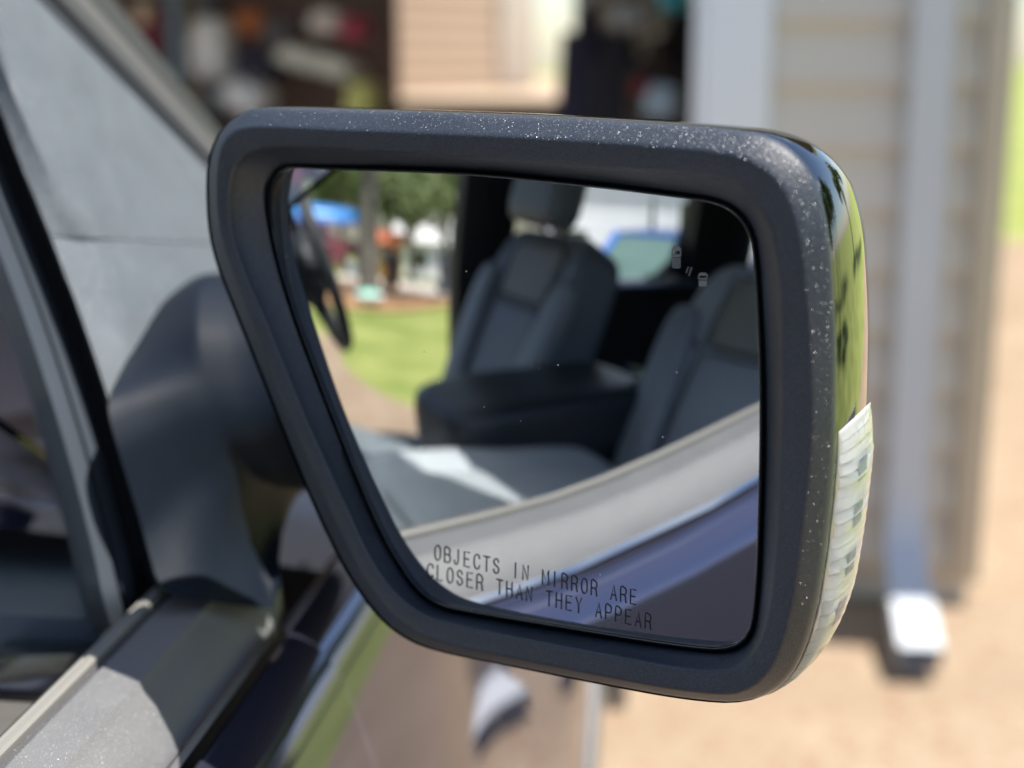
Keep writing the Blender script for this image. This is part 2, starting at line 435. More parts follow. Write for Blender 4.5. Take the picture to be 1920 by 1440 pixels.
# ------------------------------------------------------------------ the house with the open garage
M_SIDING = mat('siding_tan', (0.64, 0.595, 0.515), 0.55, var=0.06, vscale=3, bump=0.15, bscale=120)
M_WHITE = mat('white_trim', (0.80, 0.83, 0.86), 0.4, var=0.04, vscale=4)
M_GUT = mat('white_aluminium', (0.56, 0.59, 0.63), 0.35, var=0.03)
M_DRY = mat('drywall', (0.74, 0.66, 0.56), 0.9, var=0.06)
M_ROOF = mat('shingle_grey', (0.12, 0.11, 0.10), 0.9, var=0.3, vscale=12, bump=0.5, bscale=60)
YW = 3.66
house = thing('house', 'tan sided house with open garage, white trim and white downspout', 'house', (1.0, YW, 0))
XO, XE, XC = 0.225, 0.42, 1.06
pl_h = 0.172
pm = None
for i in range(16):                                    # lap siding planks beside the opening
    z = 0.12 + i * pl_h
    if pm is None:
        prof = [(0.0, 0.0), (-0.032, 0.0), (-0.034, 0.006), (-0.006, pl_h * 0.72), (-0.004, pl_h + 0.012), (0.0, pl_h + 0.012)]
        rings = [[Vector((x, py, pz)) for py, pz in prof] for x in (0.0, XC - 0.085 - XE)]
        o = obj('siding_plank', loft(rings, True, True, True), M_SIDING, house, 20)
        pm = o.data
    else:
        o = bpy.data.objects.new('siding_plank', pm); COL.objects.link(o); o.parent = house
    o.location = Vector((XE, YW - 0.004, z)) - Vector(house.location)
def hpart(name, bm, m, parent=house): return obj(name, bm, m, parent, local=False)
wall = box(XO + 0.02, XC - 0.02, YW, YW + 0.12, 0, 2.92)
bx(wall, XC - 0.14, XC - 0.022, YW + 0.121, YW + 9.0, 0, 2.92)
bx(wall, -6.2, -4.9, YW, YW + 0.12, 0, 2.92)
bx(wall, -6.2, -6.08, YW + 0.121, YW + 9.0, 0, 2.92)
bx(wall, -4.899, XO + 0.019, YW, YW + 0.12, 2.45, 2.92)
hpart('wall', wall, M_SIDING)
gbw = box(-6.07, -1.95, YW + 6.0, YW + 6.12, 0, 2.9); bx(gbw, -0.62, XC - 0.141, YW + 6.0, YW + 6.12, 0, 2.9); bx(gbw, -1.949, -0.621, YW + 6.0, YW + 6.12, 2.2, 2.9)
hpart('garage_back_wall', gbw, M_DRY)
hpart('doorway_trim', box(-2.05, -1.951, YW + 5.97, YW + 5.998, 0.02, 2.25), M_WHITE); hpart('doorway_trim', box(-0.619, -0.52, YW + 5.97, YW + 5.998, 0.02, 2.25), M_WHITE)
hpart('garage_side_wall', box(XC - 0.17, XC - 0.145, YW + 0.13, YW + 5.99, 0, 2.9), M_DRY)
hpart('garage_ceiling', box(-6.07, XC - 0.18, YW + 0.13, YW + 5.98, 2.80, 2.86), mat('ceiling_white', (0.7, 0.68, 0.62), 0.9))
hpart('garage_floor', box(-6.07, XC - 0.18, YW + 0.02, YW + 5.98, -0.08, 0.02), M_SLAB)
hpart('door_trim', box(XO, XE - 0.004, YW - 0.032, YW - 0.002, 0.02, 2.45, 0.006), M_WHITE)
hpart('door_trim', box(XO - 0.028, XO - 0.002, YW - 0.03, YW + 0.16, 0.02, 2.448, 0.006), M_WHITE)
hpart('door_trim', box(-4.9, XO - 0.03, YW - 0.034, YW - 0.004, 2.30, 2.47, 0.006), M_WHITE)
hpart('corner_board', box(XC - 0.082, XC, YW - 0.060, YW + 0.09, 0.08, 2.88, 0.008), mat('corner_tan', (0.52, 0.46, 0.36), 0.5, var=0.05))
rf = bmesh.new()
for s in (-1, 1):
    xm = -2.5; xe = 1.75 if s > 0 else -6.6; ze = 2.77 if s > 0 else 2.86
    a = [(xe, YW - 0.42, ze), (xm, YW - 0.42, 4.5), (xm, YW + 9.4, 4.5), (xe, YW + 9.4, ze)]
    V = [rf.verts.new(p) for p in a] + [rf.verts.new((p[0], p[1], p[2] + 0.14)) for p in a]
    for f in ((0, 1, 2, 3), (4, 5, 6, 7), (0, 1, 5, 4), (1, 2, 6, 5), (2, 3, 7, 6), (3, 0, 4, 7)): rf.faces.new([V[i] for i in f])
bmesh.ops.recalc_face_normals(rf, faces=rf.faces)
hpart('roof', rf, M_ROOF)
gb = bmesh.new()
V = [gb.verts.new(p) for y in (YW + 0.0, YW + 0.11) for p in ((-6.2, y, 2.925), (XC - 0.02, y, 2.925), (XC - 0.02, y, 2.93), (-2.5, y, 4.45))]
gb.faces.new(V[:4]); gb.faces.new(V[4:])
hpart('gable', gb, M_SIDING)
# downspout: ribbed rectangular pipe with a kicked-out elbow
def dspout():
    prof = []
    w, d = 0.054, 0.036
    for (x0, y0), (x1, y1) in (((-w, -d), (w, -d)), ((w, -d), (w, d)), ((w, d), (-w, d)), ((-w, d), (-w, -d))):
        for k in range(4):
            t = k / 4; px, py = x0 + (x1 - x0) * t, y0 + (y1 - y0) * t
            s = 0.94 if k in (1, 3) else 1.0
            prof.append((px * s, py * s))
    rings = []
    path = [((0.835, YW - 0.075, 2.80), (0, 0, 1)), ((0.835, YW - 0.075, 1.4), (0, 0, 1)), ((0.835, YW - 0.075, 0.36), (0, 0, 1)),
            ((0.835, YW - 0.085, 0.27), (0, 0.25, 1)), ((0.832, YW - 0.125, 0.19), (0, 0.9, 1)), ((0.828, YW - 0.24, 0.135), (0, 1.8, 1)), ((0.822, YW - 0.40, 0.105), (0, 2.6, 1)), ((0.815, YW - 0.62, 0.07), (0, 3.2, 1))]
    for p, up in path:
        up = Vector(up).normalized(); xx = Vector((1, 0, 0)); yy = up.cross(xx)
        rings.append([Vector(p) + xx * a + yy * b for a, b in prof])
    return loft(rings, True, True, False)
hpart('downspout', dspout(), M_GUT)
for z in (2.25,):
    hpart('downspout_strap', box(0.77, 0.90, YW - 0.117, YW - 0.03, z, z + 0.03, 0.003), M_GUT)
# gutter along the eave
hpart('gutter', box(1.70, 1.82, YW - 0.42, YW + 9.4, 2.66, 2.76, 0.01), M_GUT)

# ------------------------------------------------------------------ things in the garage (far out of focus)
def carton(name, label, x, y, z, w, d, h, col, rz=0.0, tape=True, group=None):
    t = thing(name, label, 'box', (x, y, z), rz, group)
    m = mat('card_%02d%02d%02d' % tuple(int(c * 99) for c in col), col, 0.8, var=0.1, vscale=9)
    obj('body', box(-w / 2, w / 2, -d / 2, d / 2, 0, h - 0.012, 0.004), m, t)
    lid = bmesh.new(); bx(lid, -w / 2 - 0.004, -0.004, -d / 2, d / 2, h - 0.011, h); bx(lid, 0.004, w / 2 + 0.004, -d / 2, d / 2, h - 0.011, h)
    obj('flap', lid, m, t)
    if tape: obj('tape', box(-0.03, 0.03, -d / 2 - 0.003, d / 2 + 0.003, h * 0.6, h + 0.003), mat('tape_tan', (0.6, 0.48, 0.3), 0.3), t)
    return t
def gx(px, y): return float(aty(px, 100, y)[0])
def gz(py, y): return float(aty(960, py, y)[2])
Y1 = 5.6
shelf = thing('metal_shelf', 'steel shelving rack with blue grey posts inside the garage', 'shelf', (gx(300, Y1), Y1, 0.02))
sx0, sx1 = -0.62, 0.07
M_BLUE = mat('post_blue', (0.16, 0.22, 0.28), 0.4)
for x in (sx0, sx1):
    for y in (0.0, 0.45):
        obj('post', box(x - 0.025, x + 0.025, y - 0.02, y + 0.02, 0, 2.2, 0.004), M_BLUE, shelf)
for z in (0.3, 0.8, 1.3, 1.82):
    obj('shelf_board', box(sx0 + 0.027, sx1 - 0.027, 0.0, 0.45, z - 0.03, z), mat('shelf_dark', (0.05, 0.045, 0.045), 0.6), shelf)
sxx, syy = shelf.location.x, Y1 + 0.23
carton('storage_box', 'pale pink box on the upper board of the steel rack', sxx - 0.32, syy, 1.322, 0.24, 0.34, 0.34, (0.62, 0.42, 0.42))
carton('storage_box', 'dark brown box beside the pale pink box on the rack', sxx - 0.10, syy, 1.322, 0.18, 0.34, 0.26, (0.10, 0.06, 0.03))
carton('storage_box', 'maroon box stacked on the rack above the brown one', sxx - 0.10, syy, 1.585, 0.17, 0.3, 0.2, (0.16, 0.03, 0.05))
carton('storage_box', 'grey box on the middle board of the steel rack', sxx - 0.28, syy, 0.822, 0.42, 0.36, 0.34, (0.3, 0.3, 0.32))
bench = thing('workbench', 'dark wooden workbench heaped with tools and bags in the garage', 'workbench', (gx(560, Y1), Y1 + 0.3, 0.02))
obj('bench_top', box(-0.55, 0.30, -0.3, 0.3, 0.92, 0.97, 0.006), mat('bench_wood', (0.10, 0.06, 0.035), 0.6), bench)
for x in (-0.5, 0.25):
    for y in (-0.26, 0.26): obj('leg', box(x - 0.03, x + 0.03, y - 0.03, y + 0.03, 0, 0.92), mat('bench_wood', (0.1, 0.06, 0.035)), bench)
obj('back_board', box(-0.55, 0.30, 0.302, 0.33, 0.6, 2.3), mat('peg_board', (0.14, 0.09, 0.08), 0.8, var=0.4, vscale=5), bench)
def bag(name, label, cat, px0, px1, py0, py1, y, col, rot=0.0, d=0.28, z0=None):
    x0, x1 = gx(px0, y), gx(px1, y); z1_, z0_ = gz(py0, y), gz(py1, y)
    w, h = x1 - x0, z1_ - z0_
    t = thing(name, label, cat, ((x0 + x1) / 2, y, z0_))
    col = tuple(min(0.8, c * 2.6) for c in col)
    m = mat('bag_' + '%02d%02d%02d' % tuple(int(c * 99) for c in col), col, 0.7, var=0.25, vscale=10)
    def f(q, c):
        q = q + Vector((0.012 * math.sin(9 * c.z + 3 * c.x), 0.02 * math.sin(7 * c.x), 0)); q.x *= 1 - 0.12 * c.z
        return q
    Mx = Matrix.Translation((0, 0, h / 2)) @ Matrix.Rotation(rot, 4, 'Y')
    obj('body', pillow(w, d, h, 8, 0.5, f, Mx), m, t)
    obj('handle', tube([Mx @ Vector((w * 0.2 * math.cos(a), -d * 0.3, h * 0.46 + h * 0.12 * math.sin(a))) for a in np.linspace(math.pi, 0, 9)], 0.008, 8), mat('handle_dark', (0.03, 0.03, 0.035)), t)
    return t
YB = 5.5
bag('duffel_bag', 'long grey beige bag lying tilted on the workbench', 'bag', 525, 680, 95, 140, YB, (0.33, 0.30, 0.26), 0.25)
bag('sack', 'pale cream sack slumped beside the workbench', 'sack', 425, 505, 150, 215, YB - 0.3, (0.52, 0.44, 0.34), 0.5)
bag('sack', 'grey lumpy sack hanging by the steel rack post', 'sack', 370, 440, 30, 150, YB, (0.36, 0.33, 0.31))
bag('backpack', 'dark navy backpack in the heap on the workbench', 'backpack', 445, 520, 90, 160, YB + 0.1, (0.02, 0.02, 0.035))
bag('backpack', 'rust orange backpack on the peg board wall', 'backpack', 450, 510, 15, 70, YB + 0.15, (0.22, 0.08, 0.03))
bag('duffel_bag', 'charcoal bag on top of the heap of bags', 'bag', 500, 560, 30, 95, YB + 0.1, (0.06, 0.055, 0.06))
bag('sack', 'small grey sack hung above the tilted bag', 'sack', 590, 650, 15, 65, YB, (0.30, 0.28, 0.27))
bag('toolbox_bag', 'maroon tool bag hung above the mustard yellow sack', 'bag', 650, 690, 30, 75, YB, (0.25, 0.05, 0.08))
bag('sack', 'mustard yellow sack at the right end of the workbench', 'sack', 655, 705, 150, 225, YB - 0.2, (0.55, 0.36, 0.12))
# sunlit back yard seen through the garage's rear doorway
tag(obj('raised_patio', box(-6, 2, 12.2, 26, -0.1, 1.16, 0.02), M_PATIO), kind='structure')
YS = 17.0
shed2 = thing('storage_shed', 'sunlit tan shed with a cream door behind the garage', 'shed', (gx(905, YS), YS, 1.16), math.radians(68))
M_TAN = mat('shed_tan', (0.36, 0.27, 0.20), 0.7, var=0.05, vscale=2)
for k in range(12):
    obj('board', box(-3.4, 1.25, -0.02, 0.02 + 0.004 * (k % 2), k * 0.19, k * 0.19 + 0.187, 0.004), M_TAN, shed2)
obj('frame', box(-3.4, 1.25, 0.03, 2.4, 0, 2.3), M_TAN, shed2)
sdr = obj('door', box(0.30, 1.10, -0.06, -0.022, 0.04, 2.1, 0.01), mat('shed_door', (0.46, 0.41, 0.36), 0.5, var=0.03), shed2)
obj('handle', box(0.38, 0.42, -0.10, -0.062, 0.9, 1.05, 0.006), MATS['chrome'], sdr)
carton('moving_box', 'large tan cardboard box stacked on a lower one in the garage', gx(1020, 5.4), 5.4, 0.70, 0.44, 0.4, 0.60, (0.70, 0.52, 0.34))
carton('moving_box', 'lower tan cardboard box carrying another box', gx(1020, 5.4), 5.4, 0.022, 0.5, 0.44, 0.674, (0.66, 0.5, 0.32))
YJ = 5.0
def coat(label, px0, px1, top, y, col, trim=None):
    x0, x1 = gx(px0, y), gx(px1, y); zt = gz(top, y); w = x1 - x0
    t = thing('hanging_coat', label, 'coat', ((x0 + x1) / 2, y, zt - 0.95))
    m = mat('coat_%02d%02d%02d' % tuple(int(c * 99) for c in col), col, 0.8, var=0.3, vscale=12)
    prof = [(0.25, 0.95), (0.45, 0.86), (0.56, 0.6), (0.6, 0.0)]
    rings = []
    for s, z in reversed(prof):
        rings.append([Vector((w * s * math.cos(a) * (1 + 0.07 * math.sin(5 * a)), 0.09 * math.sin(a) * (0.6 + s) * (1 + 0.15 * math.sin(7 * a + 5 * z)), z)) for a in np.linspace(0, 2 * math.pi, 24, endpoint=False)])
    obj('body', loft(rings, True, True, True), m, t)
    for s in (-1, 1):
        obj('sleeve', tube([(s * w * 0.42, 0, 0.84), (s * w * 0.62, -0.03, 0.55), (s * w * 0.6, -0.05, 0.2)], [0.06, 0.055, 0.045], 10), m, t)
    obj('hanger', tube([(0, 0, 0.95), (0, 0, 1.02), (0.02, 0, 1.05)], 0.004, 6), MATS['chrome'], t)
    return t
coat('dark navy coat hanging next to the bright rear doorway', 1078, 1125, 8, YJ + 0.3, (0.030, 0.028, 0.060))
coat('charcoal coat hanging between the navy and black coats', 1130, 1200, 60, YJ + 0.1, (0.02, 0.021, 0.03))
coat('black coat hanging behind the white garage trim', 1240, 1320, 20, YJ + 0.2, (0.008, 0.008, 0.012))
coat('dark brown coat hanging low among the black ones', 1205, 1255, 70, YJ - 0.1, (0.05, 0.035, 0.028))
bag('knit_cap', 'grey round knit cap hung above the coats', 'cap', 1140, 1210, 5, 55, YJ - 0.2, (0.16, 0.165, 0.17))
bag('tote_bag', 'teal tote bag hung high beside the garage opening', 'bag', 1235, 1285, -40, 22, YJ - 0.3, (0.02, 0.18, 0.22))
bag('helmet', 'pale blue grey round helmet hung low beside the coats', 'helmet', 1212, 1270, 155, 220, YJ - 0.3, (0.22, 0.27, 0.32))
bag('scarf', 'dark red folded scarf above the pale helmet', 'scarf', 1188, 1225, 145, 175, YJ - 0.25, (0.14, 0.015, 0.025))

# ------------------------------------------------------------------ trees, cars and houses that the glass shows
def tree(name, label, x, y, trunk_r, trunk_h, cr_r, cr_z, m, leaves=4200, group=None, leaf=0.16, flat=0.75):
    r = random.Random(int(abs(x * 131 + y * 37)) + 3)
    t = thing(name, label, 'tree', (x, y, H(x, y) - 0.05), 0, group)
    bm = bmesh.new()
    pts = [(0, 0, -0.2), (0, 0, 0.0), (0.02, 0.01, trunk_h * 0.15), (0.05, -0.03, trunk_h * 0.6), (0.02, 0.05, trunk_h), (0.05, 0.02, cr_z + cr_r * 0.3)]
    tube_into(bm, pts, [trunk_r * 1.6, trunk_r * 1.35, trunk_r * 1.05, trunk_r * 0.95, trunk_r * 0.8, trunk_r * 0.25], 16)
    clumps = []
    for k in range(11):
        a = r.uniform(0, 6.28); el = r.uniform(-0.25, 0.95); rad = cr_r * r.uniform(0.45, 0.85)
        c = Vector((math.cos(a) * math.cos(el) * rad, math.sin(a) * math.cos(el) * rad, cr_z + math.sin(el) * rad * flat))
        clumps.append((c, cr_r * r.uniform(0.28, 0.48)))
        b0 = Vector((0.02, 0.03, trunk_h * r.uniform(0.7, 1.0)))
        tube_into(bm, [b0, b0.lerp(c, 0.5) + Vector((0, 0, 0.15)), c], [trunk_r * 0.35, trunk_r * 0.2, trunk_r * 0.06], 8)
    bmesh.ops.recalc_face_normals(bm, faces=bm.faces)
    obj('trunk', bm, M_BARK, t)
    V = []; F = []
    for k in range(leaves):
        c, cr0 = clumps[k % len(clumps)]
        d = Vector((r.gauss(0, 1), r.gauss(0, 1), r.gauss(0, 1))).normalized() * cr0 * (r.random() ** 0.45)
        p = c + d; n = (d.normalized() + Vector((r.gauss(0, .5), r.gauss(0, .5), r.gauss(0.4, .5)))).normalized()
        u = n.orthogonal().normalized(); u.rotate(Matrix.Rotation(r.uniform(0, 6.28), 3, n)); v = n.cross(u)
        s = leaf * r.uniform(0.6, 1.3); i = len(V)
        V += [p - u * s, p - v * s * 0.45 + n * s * 0.1, p + u * s, p + v * s * 0.45 + n * s * 0.1]; F.append((i, i + 1, i + 2, i + 3))
    obj('crown', (V, F), m, t)
    return t
def gpos(px, py, dist):
    p = mdist(px, py, dist); return float(p[0]), float(p[1])
p0 = mat_(690, 515, 2, 0.0)
tx, ty = gpos(690, 480, 10.6)
tree('shade_tree', 'thick grey trunked shade tree in the mulch bed', tx, ty, 0.15, 3.6, 2.6, 4.6, M_LEAF, 3600)
for i, (px, dist, rr, hh, mm, lab) in enumerate([(770, 24, 2.3, 2.5, M_LEAF2, 'pale green leafy tree between the orange shed and the white garage'), (835, 27, 2.6, 2.9, M_LEAF, 'bright leafy tree next to the front door pillar in the mirror'),
        (640, 30, 2.4, 3.0, M_LEAF2, 'pale loose tree behind the grey shade tree trunk'), (725, 44, 4.2, 3.6, M_LEAF, 'dark leafy tree behind the orange shed'), (590, 52, 4.5, 4.2, M_LEAF2, 'grey green tree beyond the blue covered canoe'), (850, 60, 6.0, 4.6, M_LEAF, 'large tree behind the white garage'), (540, 40, 4.2, 3.8, M_LEAF, 'dark tree seen past the steering wheel')]):
    x, y = gpos(px, 400, dist)
    tree('garden_tree', lab, x, y, 0.12, hh * 0.6, rr, hh, mm, 3000, None, 0.16)
x, y = gpos(578, 320, 18); tree('flowering_tree', 'small tree covered in pink blossom across the lawn', x, y, 0.06, 1.5, 0.55, 1.9 - H(x, y) * 0.6, M_PINK, 2200, None, 0.07)
# right-hand side of the plot, reflected by the chrome cap and the truck's flank
for (x, y, rr, hh, mm, lab) in [(11, 6, 2.8, 4.2, M_LEAF, 'broad green tree on the lawn right of the house'), (15.0, -4.0, 3.2, 4.4, M_LEAF, 'big dark tree beside the maroon neighbour house'),
        (9, 15, 2.6, 3.6, M_LEAF2, 'pale tree far along the side lawn'), (17, 12, 3.4, 4.6, M_LEAF, 'tall tree behind the side lawn'), (3.6, 27, 3.0, 2.2, M_LEAF, 'low dark tree at the end of the side lawn'), (13, -14, 3.2, 4.4, M_LEAF2, 'pale tree by the street behind the truck'), (18, 2, 3.6, 3.6, M_LEAF, 'dark low tree in the hedge line of the side lawn'), (20, 7, 3.6, 3.4, M_LEAF, 'bushy tree closing the hedge line of the side lawn'), (19.5, -2.5, 3.4, 3.4, M_LEAF2, 'pale bushy tree in the hedge line beside the maroon house')]:
    tree('side_tree', lab, x, y, 0.17, hh * 0.7, rr, hh, mm, 2800, None, 0.2)

def wedge_house(name, label, x, y, rz, w, d, h, col, roofcol, wins, door=True):
    t = thing(name, label, 'house', (x, y, H(x, y) - 0.1), rz)
    mw = mat(name + '_siding', col, 0.7, var=0.06, vscale=2)
    mr_ = mat(name + '_roof', roofcol, 0.9, var=0.25, vscale=8)
    n = int(h / 0.2)
    wl = bmesh.new()
    for k in range(n): bx(wl, -w / 2 - 0.012 * (k % 2 == 0), w / 2 + 0.012 * (k % 2 == 0), -d / 2 - 0.012 * (k % 2 == 0), d / 2 + 0.012 * (k % 2 == 0), k * h / n, (k + 1) * h / n)
    obj('wall', wl, mw, t)
    rb = bmesh.new()
    V = [rb.verts.new(p) for p in ((-w / 2 - 0.4, -d / 2 - 0.4, h), (w / 2 + 0.4, -d / 2 - 0.4, h), (w / 2 + 0.4, d / 2 + 0.4, h), (-w / 2 - 0.4, d / 2 + 0.4, h), (-w / 2 - 0.4, 0, h + d * 0.32), (w / 2 + 0.4, 0, h + d * 0.32))]
    for f in ((0, 1, 5, 4), (2, 3, 4, 5), (0, 4, 3), (1, 2, 5), (0, 3, 2, 1)): rb.faces.new([V[i] for i in f])
    bmesh.ops.recalc_face_normals(rb, faces=rb.faces)
    obj('roof', rb, mr_, t)
    for (wx, wz, ww, wh) in wins:
        f = bmesh.new()
        for a in ((wx - ww / 2 - 0.07, wx - ww / 2, wz - 0.07, wz + wh + 0.07), (wx + ww / 2, wx + ww / 2 + 0.07, wz - 0.07, wz + wh + 0.07), (wx - ww / 2, wx + ww / 2, wz - 0.07, wz), (wx - ww / 2, wx + ww / 2, wz + wh, wz + wh + 0.07)):
            bx(f, a[0], a[1], -d / 2 - 0.05, -d / 2 - 0.013, a[2], a[3])
        wo = obj('window', f, M_WHITE, t)
        obj('pane', box(wx - ww / 2, wx + ww / 2, -d / 2 - 0.03, -d / 2 - 0.014, wz, wz + wh), M_PANE, wo)
    if door:
        do = obj('door', box(w * 0.1, w * 0.1 + 0.95, -d / 2 - 0.05, -d / 2 - 0.014, 0.1, 2.15, 0.01), mat('door_grey', (0.2, 0.22, 0.24)), t)
        obj('handle', box(w * 0.1 + 0.8, w * 0.1 + 0.86, -d / 2 - 0.09, -d / 2 - 0.052, 1.0, 1.08, 0.01), MATS['chrome'], do)
        st = bmesh.new()
        for k in range(2): bx(st, w * 0.1 - 0.2, w * 0.1 + 1.15, -d / 2 - 0.9 + 0.3 * k, -d / 2 - 0.6 + 0.3 * k + (0.3 if k else 0), 0, 0.12 + 0.13 * k)
        obj('step', st, M_SLAB, t)
    return t
hx, hy = gpos(1235, 380, 27)
wedge_house('white_house', 'white sided house behind the parked blue car', hx, hy, math.radians(128), 8.0, 7, 4.6, (0.70, 0.72, 0.75), (0.3, 0.29, 0.28), [(-1.9, 1.6, 0.30, 1.9), (-0.6, 1.6, 0.24, 1.9), (0.35, 1.5, 0.16, 2.0), (3.0, 1.2, 1.2, 1.3)], False)
hx, hy = gpos(805, 425, 40)
ng = wedge_house('white_garage', 'small white garage with pale roof beyond the lawn trees', hx, hy, math.radians(112), 3.6, 4, 2.0, (0.78, 0.77, 0.74), (0.60, 0.59, 0.57), [(-0.9, 0.7, 0.8, 0.9), (0.6, 0.7, 0.8, 0.9)], False)
ng['category'] = 'garage'
hx, hy = gpos(730, 405, 28)
sh = wedge_house('garden_shed', 'small orange garden shed behind the shade tree', hx, hy, math.radians(108), 1.0, 0.9, 1.35, (0.72, 0.34, 0.10), (0.42, 0.12, 0.06), [(0.2, 0.7, 0.25, 0.35)], False)
sh['category'] = 'shed'
wedge_house('maroon_house', 'dark maroon house across the side lawn', 13.0, -9.5, math.radians(-70), 9, 7, 4.2, (0.10, 0.035, 0.045), (0.10, 0.09, 0.09), [(-2.5, 0.9, 1.2, 1.3), (2.5, 0.9, 1.2, 1.3)])

def car(name, label, x, y, rz, col, L=4.3, W=1.78, Ht=1.46, glass=M_GREENGLASS, dz=0.0):
    t = thing(name, label, 'car', (x, y, H(x, y) + dz), rz)
    pm_ = mat(name + '_paint', col, 0.25, coat=1.0, var=0.05)
    # lower body: stations along the length (nose at -L/2), half width, sill z, belt z
    st = [(-0.50, .62, .34, .60), (-0.485, .78, .24, .72), (-0.43, .88, .2, .80), (-0.30, .95, .2, .90), (-0.16, 1.0, .2, .97), (0.1, 1.0, .2, .98), (0.3, .99, .2, .99), (0.43, .93, .22, .98), (0.485, .84, .28, .92), (0.5, .74, .38, .78)]
    rings = []
    for s, hw, z0, z1 in st:
        hw *= W / 2
        rings.append([Vector((s * L, q * hw, z)) for q, z in ((-.86, z0), (-1, z0 + .12), (-1.0, (z0 + z1) / 2), (-.97, z1 - .08), (-.88, z1), (0, z1 + .03), (.88, z1), (.97, z1 - .08), (1.0, (z0 + z1) / 2), (1, z0 + .12), (.86, z0), (0, z0 - .02))])
    obj('body', loft(rings, True, True, True), pm_, t)
    # greenhouse glass and roof
    gh = [(-0.19, .80, .965), (-0.04, .70, Ht - .06), (0.24, .69, Ht - .05), (0.40, .78, .985)]
    b0 = .975; k = W / 2
    P = lambda s, q, z: Vector((s * L, q * k, z))
    B = {(0, -1): P(-.19, -.84, b0), (0, 1): P(-.19, .84, b0), (1, -1): P(-.05, -.66, Ht - .05), (1, 1): P(-.05, .66, Ht - .05), (2, -1): P(.25, -.66, Ht - .05), (2, 1): P(.25, .66, Ht - .05), (3, -1): P(.41, -.82, b0), (3, 1): P(.41, .82, b0)}
    ro = bmesh.new()
    tr = [[P(s, q, z) for q, z in ((-.67, Ht - .07), (-.64, Ht - .02), (-.3, Ht), (.3, Ht), (.64, Ht - .02), (.67, Ht - .07))] for s in (-.055, 0.1, .255)]
    rt = obj('roof', loft(tr, True, True, True), pm_, t)
    for s in (-1, 1):
        for a, b in ((0, 1), (2, 3)): obj('pillar', tube([B[(a, s)], B[(b, s)]], 0.045, 8), pm_, t)
        m0, m1 = P(.10, s * .84, b0), P(.10, s * .66, Ht - .05)
        obj('pillar', tube([m0, m1], 0.035, 8), MATS['rubber'], t)
    def pane(nm, q):
        bm = bmesh.new(); vs_ = [bm.verts.new(p) for p in q]; bm.faces.new(vs_)
        ext = bmesh.ops.extrude_face_region(bm, geom=bm.faces[:]); n = (q[1] - q[0]).cross(q[2] - q[0]).normalized()
        for v in ext['geom']:
            if isinstance(v, bmesh.types.BMVert): v.co += n * 0.008
        bmesh.ops.recalc_face_normals(bm, faces=bm.faces)
        return obj(nm, bm, glass, t)
    pane('windscreen', [B[(0, -1)], B[(0, 1)], B[(1, 1)], B[(1, -1)]]); pane('rear_window', [B[(2, -1)], B[(2, 1)], B[(3, 1)], B[(3, -1)]])
    for s in (-1, 1):
        m0, m1 = P(.10, s * .84, b0), P(.10, s * .66, Ht - .05)
        pane('side_window', [B[(0, s)], m0, m1, B[(1, s)]]); pane('side_window', [m0, B[(3, s)], B[(2, s)], m1])
        obj('headlight', pillow(0.16, 0.34, 0.13, 5, 0.6, None, Matrix.Translation((-.465 * L, s * .62 * k, .68))), M_CHROME, t)
        obj('door_mirror', pillow(0.1, 0.2, 0.13, 5, 0.6, None, Matrix.Translation((-.15 * L, s * 1.08 * k, 1.02))), pm_, t)
        for xx in (-.31, .31):
            rg = []
            for r_, yy in ((.0, .10), (.20, .10), (.22, .115), (.31, .11), (.325, .07), (.325, -.09), (.30, -.11)):
                rg.append([Vector((xx * L + r_ * math.cos(a), s * (k - .10 + yy * .9), .325 + r_ * math.sin(a))) for a in np.linspace(0, 2 * math.pi, 24, endpoint=False)])
            wv = obj('wheel', loft(rg[2:], True, False, True), MATS['rubber'], t)
            obj('rim', loft([[v * 1.0 for v in r0] for r0 in rg[:3]], True), M_CHROME, wv)
    return t
cx_, cy_ = gpos(1240, 470, 9.2)
car('blue_car', 'bright blue hatchback parked on the driveway behind the truck', cx_ - 0.3, cy_ - 0.3, math.radians(-122), (0.01, 0.13, 0.55), 4.2, 1.75, 1.50, M_GREENGLASS, -0.15)
mx_, my_ = gpos(590, 422, 25)
car('maroon_car', 'maroon car beyond the lawn with a blue canoe on its roof', mx_, my_, math.radians(100), (0.14, 0.02, 0.035), 4.6, 1.8, 1.4, M_PANE)
# canoe on the car roof
ca = thing('canoe', 'bright blue canoe tied upside down on the maroon car', 'canoe', (mx_, my_, H(mx_, my_) + 1.43), math.radians(100))
rings = []
for s in np.linspace(-1, 1, 17):
    w = 0.46 * (1 - abs(s) ** 2.4) + 0.02
    rings.append([Vector((s * 2.2, w * math.cos(a), 0.02 + 0.42 * math.sin(a) * (1 - 0.35 * s * s) + 0.0)) for a in np.linspace(0, math.pi, 13)])
obj('hull', loft(rings, False), mat('canoe_blue', (0.02, 0.22, 0.62), 0.35), ca)
obj('gunwale', tube([r[0] for r in rings], 0.03, 8), mat('canoe_purple', (0.15, 0.06, 0.30), 0.4), ca)
obj('gunwale', tube([r[-1] for r in rings], 0.03, 8), mat('canoe_purple', (0.15, 0.06, 0.30), 0.4), ca)
